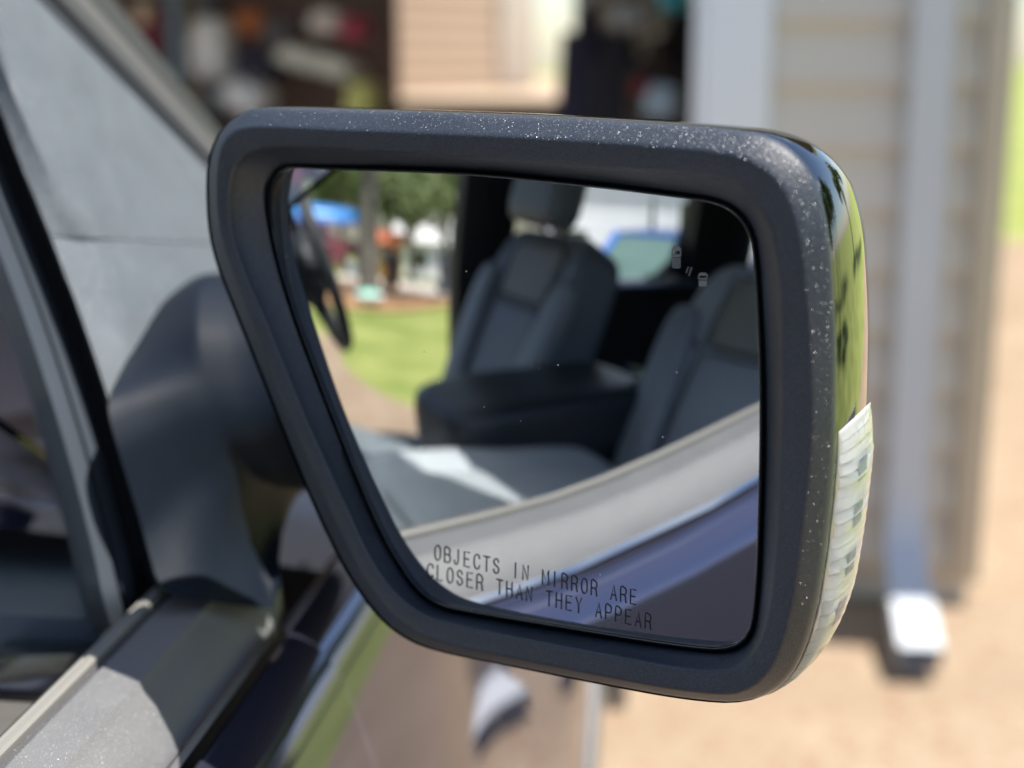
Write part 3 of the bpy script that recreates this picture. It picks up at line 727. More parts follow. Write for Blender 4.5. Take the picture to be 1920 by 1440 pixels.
# bins, boat-shaped sledge and post
bxp, byp = gpos(735, 465, 15.5)
def bin_(label, x, y, col, h=0.62, w=0.36):
    t = thing('wheeled_bin', label, 'bin', (x, y, H(x, y)), 0.3)
    m = mat('bin_%02d' % int(col[0] * 999), col, 0.5)
    obj('body', loft([[Vector((a * s, b * s, z)) for a, b in ((-w / 2, -w / 2), (w / 2, -w / 2), (w / 2, w / 2), (-w / 2, w / 2))] for s, z in ((.78, .04), (1, h))], True, True, True), m, t)
    obj('lid', box(-w * .54, w * .54, -w * .54, w * .54, h, h + .06, .02), m, t)
    for s in (-1, 1): obj('wheel', tube([(s * w * .3 - .03, w * .45, .1), (s * w * .3 + .03, w * .45, .1)], .1, 14), MATS['rubber'], t)
bin_('black wheeled bin beside the grey shade tree', bxp, byp, (0.012, 0.012, 0.016))
bin_('dark grey wheeled bin by the neighbour driveway', *gpos(838, 480, 15.5), (0.05, 0.055, 0.07))
sxp, syp = gpos(690, 515, 9.9)
sl = thing('plastic_sled', 'mint green and white plastic sled lying on the mulch', 'sled', (sxp, syp, H(sxp, syp) + 0.01), math.radians(100))
obj('shell', pillow(0.42, 0.24, 0.16, 8, 0.9, None, Matrix.Translation((0, 0, 0.08))), mat('sled_mint', (0.25, 0.68, 0.52), 0.4), sl)
obj('rim', loft([[Vector((0.24 * k * math.cos(a), 0.15 * k * math.sin(a), z)) for a in np.linspace(0, 2 * math.pi, 28, endpoint=False)] for k, z in ((1.0, .06), (1.08, .08), (1.08, .11), (1.0, .12))], True), M_WHITE, sl)

# ------------------------------------------------------------------ the truck
truck = thing('pickup_truck', 'dark blue black pickup truck with its passenger window down and driver door open', 'truck', (-0.97, -0.6, 0.0))
def tp(name, data, m, parent=truck, angle=35): return obj(name, data, m, parent, angle, local=False)
def rise(y, z):
    a = min(1.0, max(0.0, (-y - 0.12) / 0.50)); a = a * a * (3 - 2 * a)
    k = min(1.0, max(0.0, (z - 0.95) / 0.25))
    return 0.060 * a * k
def extrude_y(prof, ys, closed=False, dx=None):
    """profile of (x, z) swept along y; dx(y) shifts x"""
    return loft([[Vector((x + (dx(y) if dx else 0), y, z + rise(y, z))) for x, z in prof] for y in ys], closed)
ROCK = 0.50
skin = cr([(-0.022, 1.252), (-0.012, 1.256), (0.006, 1.248), (0.022, 1.222), (0.044, 1.155), (0.070, 1.05), (0.090, 0.92), (0.098, 0.78), (0.094, 0.64), (0.070, ROCK)], False, 5)
skin = [tuple(p) for p in skin]
def taper(y): return 0.0 - 0.10 * max(0.0, (y - 1.45)) ** 2
def flare(y, z):
    a = min(1.0, max(0.0, (y - 0.20) / 0.95)); a = a * a * (3 - 2 * a)
    k = min(1.0, max(0.0, (1.20 - z) / 0.14)); k = k * k * (3 - 2 * k)
    return (0.012 * a + 0.006 * math.sin(8.0 * y)) * k
# passenger door: outer skin
door = tp('passenger_door', extrude_y(skin, np.linspace(-1.15, 0.155, 18)), M_PAINT)
obj('door_edge_trim', extrude_y([(-0.0235, 1.2535), (-0.0225, 1.259), (-0.017, 1.2605), (-0.0125, 1.258)], np.linspace(-1.15, 0.155, 10)), M_CHROME, door)
belt = [(-0.030, 1.235), (-0.0262, 1.250), (-0.0265, 1.256), (-0.030, 1.262), (-0.040, 1.2740), (-0.0475, 1.2792), (-0.0490, 1.2812), (-0.0505, 1.2830), (-0.060, 1.2838), (-0.0735, 1.2845), (-0.0745, 1.2838), (-0.0755, 1.2805), (-0.0765, 1.2805), (-0.0775, 1.2842)]
obj('belt_moulding', extrude_y(belt, np.linspace(-1.15, 0.185, 24)), M_BELT, door, 25)
lip = [(-0.0776, 1.2805), (-0.0778, 1.2870), (-0.0795, 1.2882), (-0.083, 1.2880), (-0.0845, 1.2855), (-0.0865, 1.2862), (-0.0885, 1.2845), (-0.0890, 1.270), (-0.089, 1.255)]
obj('weather_lip', extrude_y(lip, np.linspace(-1.15, 0.185, 24)), M_LIP, door, 25)
obj('weather_seal', extrude_y([(-0.0895, 1.262), (-0.0905, 1.2755), (-0.095, 1.2765), (-0.098, 1.270), (-0.100, 1.255)], np.linspace(-1.15, 0.185, 10)), M_RUB, door)
# inner door panel
gs = [(-0.101, 1.225), (-0.1015, 1.258), (-0.104, 1.262), (-0.112, 1.262), (-0.1145, 1.258), (-0.115, 1.22)]
obj('gloss_strip', extrude_y(gs, np.linspace(-1.12, 0.165, 10)), M_GLOSS, door)
pad = bmesh.new(); bx(pad, -0.19, -0.1155, -1.12, 0.085, 1.18, 1.243, 0.008, 3)
obj('panel_pad', pad, M_CARD, door)
obj('panel_pocket', box(-0.185, -0.1158, 0.088, 0.160, 1.19, 1.246, 0.006), M_GLOSS, door)
obj('panel_end', loft([[Vector((x, y, z)) for x, z in ((-0.1155, 1.18), (-0.1155, 1.252), (-0.119, 1.256), (-0.26, 1.256), (-0.27, 1.25), (-0.27, 1.18))] for y in (0.166, 0.170, 0.205, 0.21)], True, True, True), M_SOFT2, door)
obj('inner_panel', box(-0.20, -0.115, -1.12, 0.12, 0.62, 1.178, 0.02), M_SOFT, door)
obj('door_handle', loft([[Vector((0.045 + 0.03 * math.sin(math.pi * t), -1.02 + 0.2 * t, 1.02 + dz)) for dz in (-0.018, 0.018)] + [Vector((0.036 + 0.025 * math.sin(math.pi * t), -1.02 + 0.2 * t, 1.02 + dz)) for dz in (0.018, -0.018)] for t in np.linspace(0, 1, 12)], True, True, True), M_PAINT, door)
# front fender and hood
fend = tp('front_fender', loft([[Vector((x - 0.004 + taper(y) + flare(y, z), y, z - 0.004)) for x, z in skin] for y in np.linspace(0.163, 2.05, 48)], False), M_PAINT)
arch = [(1.25 + 0.50 * math.cos(a), 0.40 + 0.50 * math.sin(a)) for a in np.linspace(0.2, math.pi - 0.2, 25)]
obj('arch_lip', loft([[Vector((0.108 + q, 1.25 + (y - 1.25) * k, 0.40 + (z - 0.40) * k)) for q, k in ((-0.05, 1.06), (0.004, 1.05), (0.010, 1.02), (0.010, 0.97), (-0.02, 0.95))] for y, z in arch], False), M_BELT, fend)
def hood():
    rings = []
    for y in np.linspace(0.30, 2.05, 18):
        f = (y - 0.30) / 1.75; x0 = -0.030 + taper(y); x1 = -1.91 - taper(y); row = []
        for t in np.linspace(0, 1, 25):
            x = x0 + (x1 - x0) * t
            e = 1 - abs(2 * t - 1) ** 6
            z = 1.246 - 0.004 + 0.012 * e + 0.03 * (1 - (2 * t - 1) ** 2) - 0.05 * f ** 3 - (0.018 if 0.16 < t < 0.84 else 0.0) * 0
            row.append(Vector((x, y, z)))
        rings.append(row)
    return loft(rings, False)
tp('hood', hood(), M_PAINT)
cowl = bmesh.new(); bx(cowl, -1.87, -0.07, 0.20, 0.36, 1.17, 1.222, 0.01)
tp('cowl', cowl, M_SOFT)
front = bmesh.new(); bx(front, -1.80, -0.14, 2.06, 2.16, 0.45, 1.16, 0.05, 4)
gr = tp('front_end', front, M_PAINT)
obj('grille', box(-1.45, -0.49, 2.165, 2.19, 0.72, 1.08, 0.02), M_GLOSS, gr)
for s in (-1, 1): obj('headlight', box(-0.97 + s * 0.68 - 0.15, -0.97 + s * 0.68 + 0.15, 2.162, 2.185, 0.82, 1.06, 0.03), M_CHROME, gr)
obj('bumper', box(-1.85, -0.09, 2.10, 2.30, 0.42, 0.64, 0.05, 4), M_CHROME, gr)

# cab shell
def quad_slab(pts, th):
    P = [Vector(p) for p in pts]; n = (P[1] - P[0]).cross(P[2] - P[0]).normalized() * th
    V = P + [p + n for p in P]; k = len(P)
    F = [tuple(range(k)), tuple(range(2 * k - 1, k - 1, -1))] + [(i, (i + 1) % k, (i + 1) % k + k, i + k) for i in range(k)]
    return recalc((V, F))
roofp = []
for y, dz in ((-0.42, -0.10), (-0.55, -0.03), (-0.9, 0.02), (-1.6, 0.03), (-2.2, 0.0), (-2.42, -0.06)):
    roofp.append([Vector((x, y, 1.90 + dz + zz)) for x, zz in ((-0.26, -0.05), (-0.32, 0.0), (-0.97, 0.03), (-1.62, 0.0), (-1.68, -0.05), (-1.62, -0.09), (-0.97, -0.07), (-0.32, -0.09))])
tp('roof', loft(roofp, True, True, True), M_PAINT)
tp('windshield', quad_slab([(-0.16, 0.36, 1.235), (-1.78, 0.88, 1.22), (-1.64, 0.16, 1.80), (-0.30, -0.40, 1.80)], 0.005), glass_mat('windshield_glass', (0.93, 0.97, 0.95), 0.0, 1.45))
def post(pts, w, d, m=M_SOFT, name='pillar'):
    bm = bmesh.new()
    rings = []
    for p in pts:
        p = Vector(p)
        rings.append([p + Vector((a * w / 2, b * d / 2, 0)) for a, b in ((-1, -.7), (-.7, -1), (.7, -1), (1, -.7), (1, .7), (.7, 1), (-.7, 1), (-1, .7))])
    return tp(name, loft(rings, True, True, True), m)
post([(-1.86, 0.92, 1.20), (-1.70, 0.20, 1.82)], 0.07, 0.09, name='front_pillar')          # driver's A-pillar
post([(-1.89, -0.98, 0.52), (-1.885, -1.02, 1.25), (-1.71, -1.0, 1.84)], 0.10, 0.22, name='door_pillar')
post([(-1.885, -2.19, 0.52), (-1.88, -2.17, 1.22), (-1.70, -2.10, 1.84)], 0.10, 0.36, name='rear_pillar')
post([(-0.06, -1.24, 0.52), (-0.065, -1.24, 1.25), (-0.24, -1.18, 1.84)], 0.09, 0.14, name='door_pillar')
post([(-0.06, -2.24, 0.52), (-0.06, -2.22, 1.22), (-0.24, -2.15, 1.84)], 0.10, 0.24, name='rear_pillar')
# passenger door frame above the window
tp('window_frame', tube([(-0.10, -0.17, 1.63), (-0.20, -0.42, 1.79), (-0.235, -0.62, 1.825), (-0.235, -1.08, 1.825), (-0.19, -1.13, 1.70), (-0.075, -1.13, 1.27)], 0.022, 10), M_RUB)
# rear door on the driver's side: dark panel with a window
rd = tp('rear_door', box(-1.94, -1.84, -1.99, -1.155, 0.52, 1.215, 0.02), M_PAINT)
obj('inner_panel', box(-1.838, -1.79, -1.99, -1.155, 0.62, 1.19, 0.02), M_SOFT, rd)
obj('panel_top', box(-1.838, -1.77, -1.985, -1.16, 1.191, 1.212, 0.008), M_SOFT2, rd)
obj('window_corner', loft([[Vector((x, y, z)) for y, z in ((-1.99, 1.218), (-1.99, 1.42), (-1.965, 1.36), (-1.93, 1.285), (-1.86, 1.235), (-1.78, 1.218))] for x in (-1.90, -1.86)], True, True, True), M_SOFT, rd)
rd2 = tp('rear_door', box(-0.10, 0.036, -2.12, -1.165, 0.52, 1.25, 0.02), M_PAINT)
# rear of cab and bed
bw = box(-1.86, -0.08, -2.46, -2.40, 0.52, 1.28, 0.02); bx(bw, -1.75, -0.19, -2.46, -2.40, 1.2801, 1.83)
tp('cab_back', bw, M_SOFT)
tp('cab_floor', box(-1.88, -0.06, -2.39, 0.75, 0.46, 0.56), M_CARPET)
tp('firewall', box(-1.86, -0.06, 0.70, 0.76, 0.561, 1.185), M_CARPET)
sill = tp('sill', box(-1.95, -1.885, -0.98, 0.42, 0.46, 0.60, 0.02), M_PAINT)
fd = tp('front_fender', extrude_y([(-1.94 - x, z - 0.004) for x, z in skin], np.linspace(0.45, 2.05, 12), False, lambda y: -taper(y)), M_PAINT)
bed = bmesh.new()
bx(bed, -0.08, 0.036, -4.35, -2.50, 0.5, 1.28, 0.02); bx(bed, -1.975, -1.86, -4.35, -2.50, 0.5, 1.28, 0.02); bx(bed, -1.859, -0.081, -4.35, -4.28, 0.55, 1.27, 0.01); bx(bed, -1.859, -0.081, -4.279, -2.52, 0.6, 0.68)
tp('cargo_bed', bed, M_PAINT)
for sx in (-0.13, -1.81):
    for yy in (1.25, -3.25):
        rg = [[Vector((sx + q, yy + r_ * math.cos(a), 0.40 + r_ * math.sin(a))) for a in np.linspace(0, 2 * math.pi, 32, endpoint=False)] for q, r_ in ((-.12, .26), (-.12, .36), (-.09, .395), (.09, .395), (.12, .36), (.12, .26))]
        wv = tp('wheel', loft(rg, True, True, True), M_RUB)
        obj('rim', loft([[Vector((sx + q, yy + r_ * math.cos(a), 0.40 + r_ * math.sin(a))) for a in np.linspace(0, 2 * math.pi, 24, endpoint=False)] for q, r_ in ((-.124, .02), (-.122, .24), (.122, .24), (.124, .02))], True), M_CHROME, wv)
# open driver door
dd = tp('driver_door', loft([[Vector((-1.96 - t * 1.02 + nx * 0.09, 0.40 - t * 0.30 + nx * 0.30, z)) for nx, z in ((0, .55), (0, 1.22), (.1, 1.26), (.3, 1.22), (.36, .95), (.3, .55))] for t in (0, .05, .95, 1.0)], True, True, True), M_PAINT)

# dashboard, wheel and console
dash = []
for x in np.linspace(-1.86, -0.115, 16):
    dash.append([Vector((x, y, z)) for y, z in ((0.70, 1.19), (0.40, 1.22), (0.24, 1.245), (0.17, 1.235), (0.13, 1.19), (0.14, 1.10), (0.20, 1.02), (0.28, 0.86), (0.70, 0.84))])
ds = tp('dashboard', loft(dash, True, True, True), M_SOFT2)
obj('glovebox', box(-0.75, -0.20, 0.11, 0.20, 0.90, 1.07, 0.02), M_SOFT, ds)
obj('vent', box(-0.30, -0.18, 0.118, 0.15, 1.13, 1.20, 0.01), M_GLOSS, ds)
obj('screen', box(-1.13, -0.83, 0.100, 0.135, 1.03, 1.20, 0.008), M_GLOSS, ds)
obj('instrument_hood', pillow(0.44, 0.26, 0.17, 8, 0.6, None, Matrix.Translation((-1.36, 0.16, 1.25))), M_SOFT, ds)
WC = Vector((-1.34, -0.245, 1.335)); WT = math.radians(22)
sw = []
for a in np.linspace(0, 2 * math.pi, 49):
    sw.append(WC + Matrix.Rotation(-WT, 3, 'X') @ Vector((0.19 * math.cos(a), 0, 0.19 * math.sin(a))))
wheel = tp('steering_wheel', tube(sw, 0.0165, 12, False), M_SOFT)
WM = Matrix.Translation(WC) @ Matrix.Rotation(-WT, 4, 'X')
obj('hub', pillow(0.19, 0.09, 0.15, 8, 0.7, None, WM @ Matrix.Translation((0, 0.03, -0.01))), M_SOFT, wheel)
for a in (0.0, math.pi, 4.4, 5.02):
    obj('spoke', tube([WM @ Vector((0.06 * math.cos(a), 0.03, 0.06 * math.sin(a))), WM @ Vector((0.19 * math.cos(a), 0, 0.19 * math.sin(a)))], [0.022, 0.014], 8), M_SOFT, wheel)
obj('column', tube([WC + Vector((0, 0.05, -0.03)), WC + Vector((0, 0.36, -0.14))], [0.05, 0.07], 14), M_SOFT, wheel)
obj('stalk', tube([WC + Vector((0.02, 0.09, 0)), WC + Vector((0.17, 0.07, 0.04))], 0.009, 8), M_SOFT, wheel)

con = tp('centre_console', box(-1.12, -0.83, -0.98, 0.14, 0.561, 0.955, 0.03, 3), M_SOFT)
lidf = lambda q, c: q + Vector((0, 0, -0.012 * max(0, c.y) ** 2))
obj('armrest_lid', pillow(0.31, 0.57, 0.15, 12, 0.34, lidf, Matrix.Translation((-0.975, -0.70, 1.062))), M_LID, con)
obj('armrest_box', box(-1.11, -0.845, -0.97, -0.43, 0.958, 0.995, 0.012, 3), M_SOFT, con)
obj('lid_trim', tube([(-0.86, -0.88, 1.125), (-0.90, -0.97, 1.130), (-1.0, -0.99, 1.133)], 0.010, 8), M_CHROME, con)
obj('cup_tray', loft([[Vector((x, y, z)) for y, z in ((0.10, 0.957), (0.08, 1.035), (0.0, 1.052), (-0.14, 1.055), (-0.26, 1.045), (-0.40, 0.99), (-0.41, 0.957))] for x in np.linspace(-1.11, -0.84, 6)], True, True, True), M_LEA, con)
obj('tray_trim', tube([(-0.838, 0.06, 1.005), (-0.834, -0.15, 1.008), (-0.834, -0.30, 1.004), (-0.838, -0.42, 0.962)], 0.010, 8), mat('satin_silver', (0.45, 0.47, 0.5), 0.3, metal=0.8), con)

# seats
def seat(name, cx, y0, label, low=0.0, lean=30, M_LEA=M_LEA, M_LEA2=M_LEA2):
    """y0 = front face of the backrest at z 0.9"""
    s = tp(name, pillow(0.52, 0.60, 0.17, 12, 0.34, lambda q, c: q + Vector((0, 0, 0.035 * max(0, abs(c.x) - 0.55) / 0.45 * (c.z > 0))), Matrix.Translation((cx, y0 + 0.29, 0.96 - low)) @ Matrix.Rotation(math.radians(5), 4, 'X')), M_LEA)
    s['label'] = label
    obj('cushion_insert', pillow(0.30, 0.50, 0.05, 8, 0.35, None, Matrix.Translation((cx, y0 + 0.30, 1.035 - low)) @ Matrix.Rotation(math.radians(5), 4, 'X')), M_LEA2, s)
    BM_ = Matrix.Translation((cx, y0 - 0.05, 0.90)) @ Matrix.Rotation(math.radians(lean), 4, 'X')
    def fb(q, c):
        q = q.copy()
        k = (c.z + 1) / 2
        q.x *= 1.0 - 0.16 * k ** 2 - 0.06 * (1 - k)
        if c.y > 0: q.y += 0.045 * max(0, abs(c.x) - 0.5) / 0.5 * (1 - 0.5 * k)
        return q
    b = obj('backrest', pillow(0.53, 0.14, 0.64, 14, 0.30, fb, BM_ @ Matrix.Translation((0, -0.06, 0.28))), M_LEA, s)
    obj('backrest_insert', pillow(0.27, 0.03, 0.34, 10, 0.3, None, BM_ @ Matrix.Translation((0, 0.010, 0.20))), M_LEA2, s)
    obj('shoulder_insert', pillow(0.27, 0.03, 0.17, 8, 0.3, None, BM_ @ Matrix.Translation((0, 0.008, 0.465))), mat('leather_tan', (0.24, 0.24, 0.21), 0.5, bump=0.25, bscale=350), s)
    for (sx, z0, z1) in ((0.128, 0.035, 0.365), (0.128, 0.385, 0.545)):
        pts = [BM_ @ Vector((a * sx, 0.0268, z)) for a, z in ((-1, z0), (-1, z1), (1, z1), (1, z0), (-1, z0))]
        obj('seam', tube(pts, 0.0022, 6), M_SOFT, s)
    for q in (-1, 1):
        obj('seam', tube([BM_ @ Vector((q * 0.135, 0.022, 0.375)), BM_ @ Vector((q * 0.20, 0.046, 0.40)), BM_ @ Vector((q * 0.235, 0.03, 0.41))], 0.0025, 6), M_SOFT, s)
    for q in (-1, 1):
        obj('bolster', pillow(0.10, 0.055, 0.50, 8, 0.5, None, BM_ @ Matrix.Translation((q * 0.192, 0.024, 0.21)) @ Matrix.Rotation(q * 0.10, 4, 'Y')), M_LEA3, s)
    HM = BM_ @ Matrix.Translation((0, 0.075, 0.645 if low else 0.72)) @ Matrix.Rotation(math.radians(-14), 4, 'X')
    obj('headrest', pillow(0.285, 0.10, 0.21, 10, 0.36, None, HM @ Matrix.Translation((0, 0, 0.035))), M_LEA, s)
    for q in (-1, 1): obj('headrest_post', tube([BM_ @ Vector((q * 0.06, -0.06, 0.56)), HM @ Vector((q * 0.06, 0, -0.02))], 0.007, 10), M_CHROME, s)
    obj('seat_base', box(cx - 0.22, cx + 0.22, y0 + 0.02, y0 + 0.5, 0.57, 0.89 - low, 0.03), M_SOFT, s)
    return s
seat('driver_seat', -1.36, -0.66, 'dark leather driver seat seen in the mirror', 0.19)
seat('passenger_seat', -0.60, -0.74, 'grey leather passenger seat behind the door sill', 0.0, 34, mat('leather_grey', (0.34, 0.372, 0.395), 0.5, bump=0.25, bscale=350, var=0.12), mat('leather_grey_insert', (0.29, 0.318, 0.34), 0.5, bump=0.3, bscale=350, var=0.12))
rs = tp('rear_seat', pillow(1.5, 0.14, 0.62, 12, 0.3, None, Matrix.Translation((-0.97, -2.24, 1.02)) @ Matrix.Rotation(math.radians(12), 4, 'X')), M_SOFT)
obj('cushion', pillow(1.5, 0.5, 0.16, 12, 0.3, None, Matrix.Translation((-0.97, -1.95, 0.80))), M_SOFT, rs)

# ------------------------------------------------------------------ front pillar, sail panel and window channel beside the mirror
def patch(rows, nx=14, ny=5):
    """rows of (left pixel, right pixel, profile of x positions): a curved panel"""
    rings = []
    Ls = cr([r[0] for r in rows], False, ny); Rs = cr([r[1] for r in rows], False, ny); Xs = cr([r[2] for r in rows], False, ny)
    for L_, R_, X_ in zip(Ls, Rs, Xs):
        row = []
        for t in np.linspace(0, 1, nx):
            px = L_ + (R_ - L_) * t
            X = np.interp(t, np.linspace(0, 1, len(X_)) ** 1.0, X_)
            row.append(Vector(att(px[0], px[1], X)))
        rings.append(row)
    return loft(rings, False)
prof_u = (-0.078, -0.064, -0.060, -0.0595, -0.060, -0.061, -0.062)
up_rows = [((-140, -130), (-60, -130), prof_u), ((-45, 80), (160, 90), prof_u), ((0, 205), (245, 173), prof_u), ((38, 305), (320, 248), prof_u), ((75, 396), (395, 323), prof_u), ((88, 428), (470, 396), prof_u), ((94, 443), (540, 462), prof_u)]
tp('pillar_trim', patch(up_rows, 22, 6), M_SAIL)
lowx = (-0.078, -0.065, -0.060, -0.0585, -0.058, -0.057, -0.056)
lo_rows = [((95.0, 444.8), (540, 463.8), lowx), ((120, 512), (560, 520), lowx), ((150, 590), (575, 600), lowx), ((205, 755), (580, 760), (-0.078, -0.066, -0.061, -0.056, -0.05, -0.045, -0.04)),
           ((245, 890), (545, 880), (-0.078, -0.078, -0.071, -0.063, -0.054, -0.045, -0.038)), ((268, 965), (512, 950), (-0.078, -0.078, -0.070, -0.060, -0.050, -0.040, -0.032)),
           ((282, 1035), (516, 1035), (-0.078, -0.078, -0.070, -0.060, -0.050, -0.040, -0.034)), ((289, 1068), (522, 1072), (-0.078, -0.076, -0.067, -0.056, -0.046, -0.037, -0.032)), ((297, 1108), (530, 1150), (-0.078, -0.072, -0.060, -0.050, -0.040, -0.032, -0.028))]
sailp = tp('sail_panel', patch(lo_rows, 22, 6), M_SAIL)
# rubber channel of the window, behind the sail panel's edge
chan = [(0, -0.0775), (3, -0.086), (12, -0.090), (16, -0.108), (34, -0.112), (40, -0.100), (48, -0.098), (70, -0.099), (74, -0.102), (78, -0.099), (108, -0.101), (114, -0.106), (142, -0.120), (150, -0.15)]
edge_l = cr([(-140, -130), (-45, 80), (0, 205), (75, 396), (94, 443), (150, 590), (205, 755), (245, 890), (282, 1035), (297, 1108), (318, 1180)], False, 5)
def strip(i0, i1):
    rings = []
    for p in edge_l:
        rings.append([Vector(att(p[0] - d + 1.0, p[1] + d * 0.0, X)) for d, X in chan[i0:i1 + 1]])
    return loft(rings, False)
ch = tp('window_channel', strip(0, 4), M_RUB, angle=50)
obj('channel_lip', strip(4, 9), M_RUB2, ch, 50)
obj('channel_inner', strip(9, 13), M_RUB2, ch, 50)
# windshield pillar mouldings running down to the cowl
LN = [((67, 0), (388, 327)), ((100, 0), (391, 303)), ((112, 0), (392, 296)), ((140, 0), (394, 278)), ((168, 0), (398, 264)), ((186, 0), (401, 254)), ((214, 0), (407, 240))]
PX = [-0.074, -0.079, -0.0755, -0.076, -0.088, -0.090, -0.125]
def lp(i, t):
    a, b = np.array(LN[i][0], float), np.array(LN[i][1], float); p = a + (b - a) * t
    return Vector(att(p[0], p[1], PX[i]))
def mould(i0, i1):
    return loft([[lp(i, t) for i in range(i0, i1 + 1)] for t in np.linspace(-0.45, 1.5, 16)], False)
fp = tp('front_pillar', mould(0, 1), M_RUB)
obj('pillar_moulding', mould(1, 3), mat('pillar_satin', (0.05, 0.052, 0.056), 0.28, coat=0.4), fp, 60)
obj('pillar_edge', mould(3, 4), mat('pillar_grey', (0.09, 0.088, 0.085), 0.5), fp)
obj('glass_edge', mould(4, 6), mat('edge_dark', (0.035, 0.038, 0.034), 0.5), fp)

# ------------------------------------------------------------------ the mirror
A = by_angle([(392, 330), (400, 280), (420, 240), (455, 212), (500, 202), (700, 207), (1000, 218), (1250, 232), (1380, 243), (1440, 255), (1490, 285), (1525, 330), (1545, 390), (1556, 450), (1562, 520), (1567, 620), (1568, 720), (1565, 850), (1557, 950), (1545, 1050), (1530, 1140), (1508, 1215), (1480, 1268), (1440, 1300), (1400, 1313), (1350, 1315), (1250, 1303), (1100, 1275), (950, 1245), (830, 1220), (765, 1195), (710, 1150), (660, 1080), (625, 1015), (590, 940), (560, 870), (520, 770), (480, 670), (440, 570), (410, 490), (395, 420)])
B = by_angle([(410, 290), (421, 260), (448, 240), (502, 237), (624, 243), (895, 254), (1100, 265), (1300, 280), (1360, 288), (1405, 300), (1455, 338), (1483, 387), (1498, 441), (1508, 511), (1518, 628), (1523, 760), (1519, 860), (1511, 930), (1502, 1010), (1486, 1125), (1462, 1220), (1432, 1270), (1390, 1298), (1340, 1301), (1250, 1290), (1100, 1262), (950, 1232), (840, 1208), (780, 1185), (727, 1140), (678, 1070), (643, 1005), (605, 925), (577, 860), (537, 762), (497, 662), (456, 562), (426, 482), (409, 415), (405, 340)])
C = by_angle([(433, 335), (441, 309), (461, 289), (500, 278), (543, 277), (651, 281), (895, 296), (1100, 311), (1210, 322), (1350, 337), (1399, 358), (1436, 414), (1453, 472), (1463, 570), (1467, 760), (1463, 890), (1457, 1010), (1444, 1137), (1425, 1205), (1390, 1244), (1340, 1257), (1250, 1247), (1150, 1228), (1000, 1200), (860, 1171), (795, 1151), (740, 1108), (695, 1045), (655, 962), (618, 882), (572, 780), (532, 682), (492, 585), (457, 505), (437, 445), (429, 390)])
E_ = by_angle([(515, 340), (527, 322), (548, 315), (620, 318), (870, 328), (1100, 350), (1290, 373), (1340, 382), (1375, 400), (1400, 432), (1412, 480), (1420, 600), (1424, 720), (1424, 850), (1420, 1000), (1415, 1100), (1407, 1168), (1390, 1200), (1358, 1214), (1310, 1213), (1200, 1198), (1000, 1165), (870, 1143), (822, 1130), (788, 1106), (757, 1066), (718, 998), (678, 908), (638, 808), (598, 706), (558, 598), (528, 500), (511, 420), (507, 370)])
def ring(r, w, f=None):
    out = []
    for x, y in r:
        out.append(Vector(mpl(x, y, w)))
    return out
WB, WCc = 0.0092, 0.0078
def fillet(ra, wa, rb, wb, rc, wc, n=5):
    """quadratic blend a-b-c of three rings"""
    o = []
    for t in np.linspace(0, 1, n):
        k0, k1, k2 = (1 - t) ** 2, 2 * t * (1 - t), t * t
        o.append(([(a[0] * k0 + b[0] * k1 + c[0] * k2, a[1] * k0 + b[1] * k1 + c[1] * k2) for a, b, c in zip(ra, rb, rc)], wa * k0 + wb * k1 + wc * k2))
    return o
Dr = scaled(E_, 1.030); Dr2 = scaled(E_, 1.012)
prof = []
A_in = scaled(A, 0.985)
prof += [(scaled(A, 0.995), -0.012), (A, -0.006)]
prof += fillet(A, -0.003, A, 0.001, mixr(A, B, 0.25), 0.0035, 5)
prof += fillet(mixr(A, B, 0.80), 0.0078, B, WB + 0.0003, mixr(B, C, 0.14), WB, 7)
prof += fillet(mixr(B, C, 0.84), WCc + 0.0003, C, WCc, mixr(C, Dr, 0.13), 0.0050, 7)
prof += [(mixr(C, Dr, 0.5), 0.0006), (mixr(C, Dr, 0.82), -0.0030), (Dr, -0.0046), (Dr2, -0.012)]
mirror = tp('side_mirror', loft([ring(r, w) for r, w in prof], True), M_RIM, angle=60)
mirror['label'] = 'black passenger side mirror with grained plastic rim and chrome cap'
# convex glass: dense fan on the sphere
ce = np.mean(np.array(E_), axis=0)
V = []; F = []
NR = 40; K0 = 3
for k in range(K0, NR + 1):
    for x, y in E_: V.append(Vector(msph(ce[0] + (x - ce[0]) * k / NR, ce[1] + (y - ce[1]) * k / NR)))
F.append(tuple(reversed(range(NA))))
for k in range(NR - K0):
    for j in range(NA):
        a, b = k * NA + j, k * NA + (j + 1) % NA
        F.append((a, b, b + NA, a + NA))
gl = obj('mirror_glass', (V, F), M_MIR, mirror, 180)
gl.data.normals_split_custom_set_from_vertices([tuple(((np.array(v.co) + np.array(truck.location) * 0 - (MC - MR * MN)) / MR)) for v in gl.data.vertices])
gl['label'] = 'convex mirror glass reflecting the truck cabin and front lawn'
def sph_ring(r, lift): return [Vector(msph(x, y, lift)) for x, y in r]
bez = [sph_ring(scaled(E_, 0.9985), 0.0003), sph_ring(scaled(E_, 0.9995), 0.0011), sph_ring(scaled(E_, 1.004), 0.0014), sph_ring(scaled(E_, 1.009), 0.0010), sph_ring(scaled(E_, 1.013), -0.002), sph_ring(scaled(E_, 1.012), -0.006)]
obj('glass_bezel', loft(bez, True), mat('bezel_black', (0.02, 0.022, 0.026), 0.25, coat=0.3), mirror, 60)

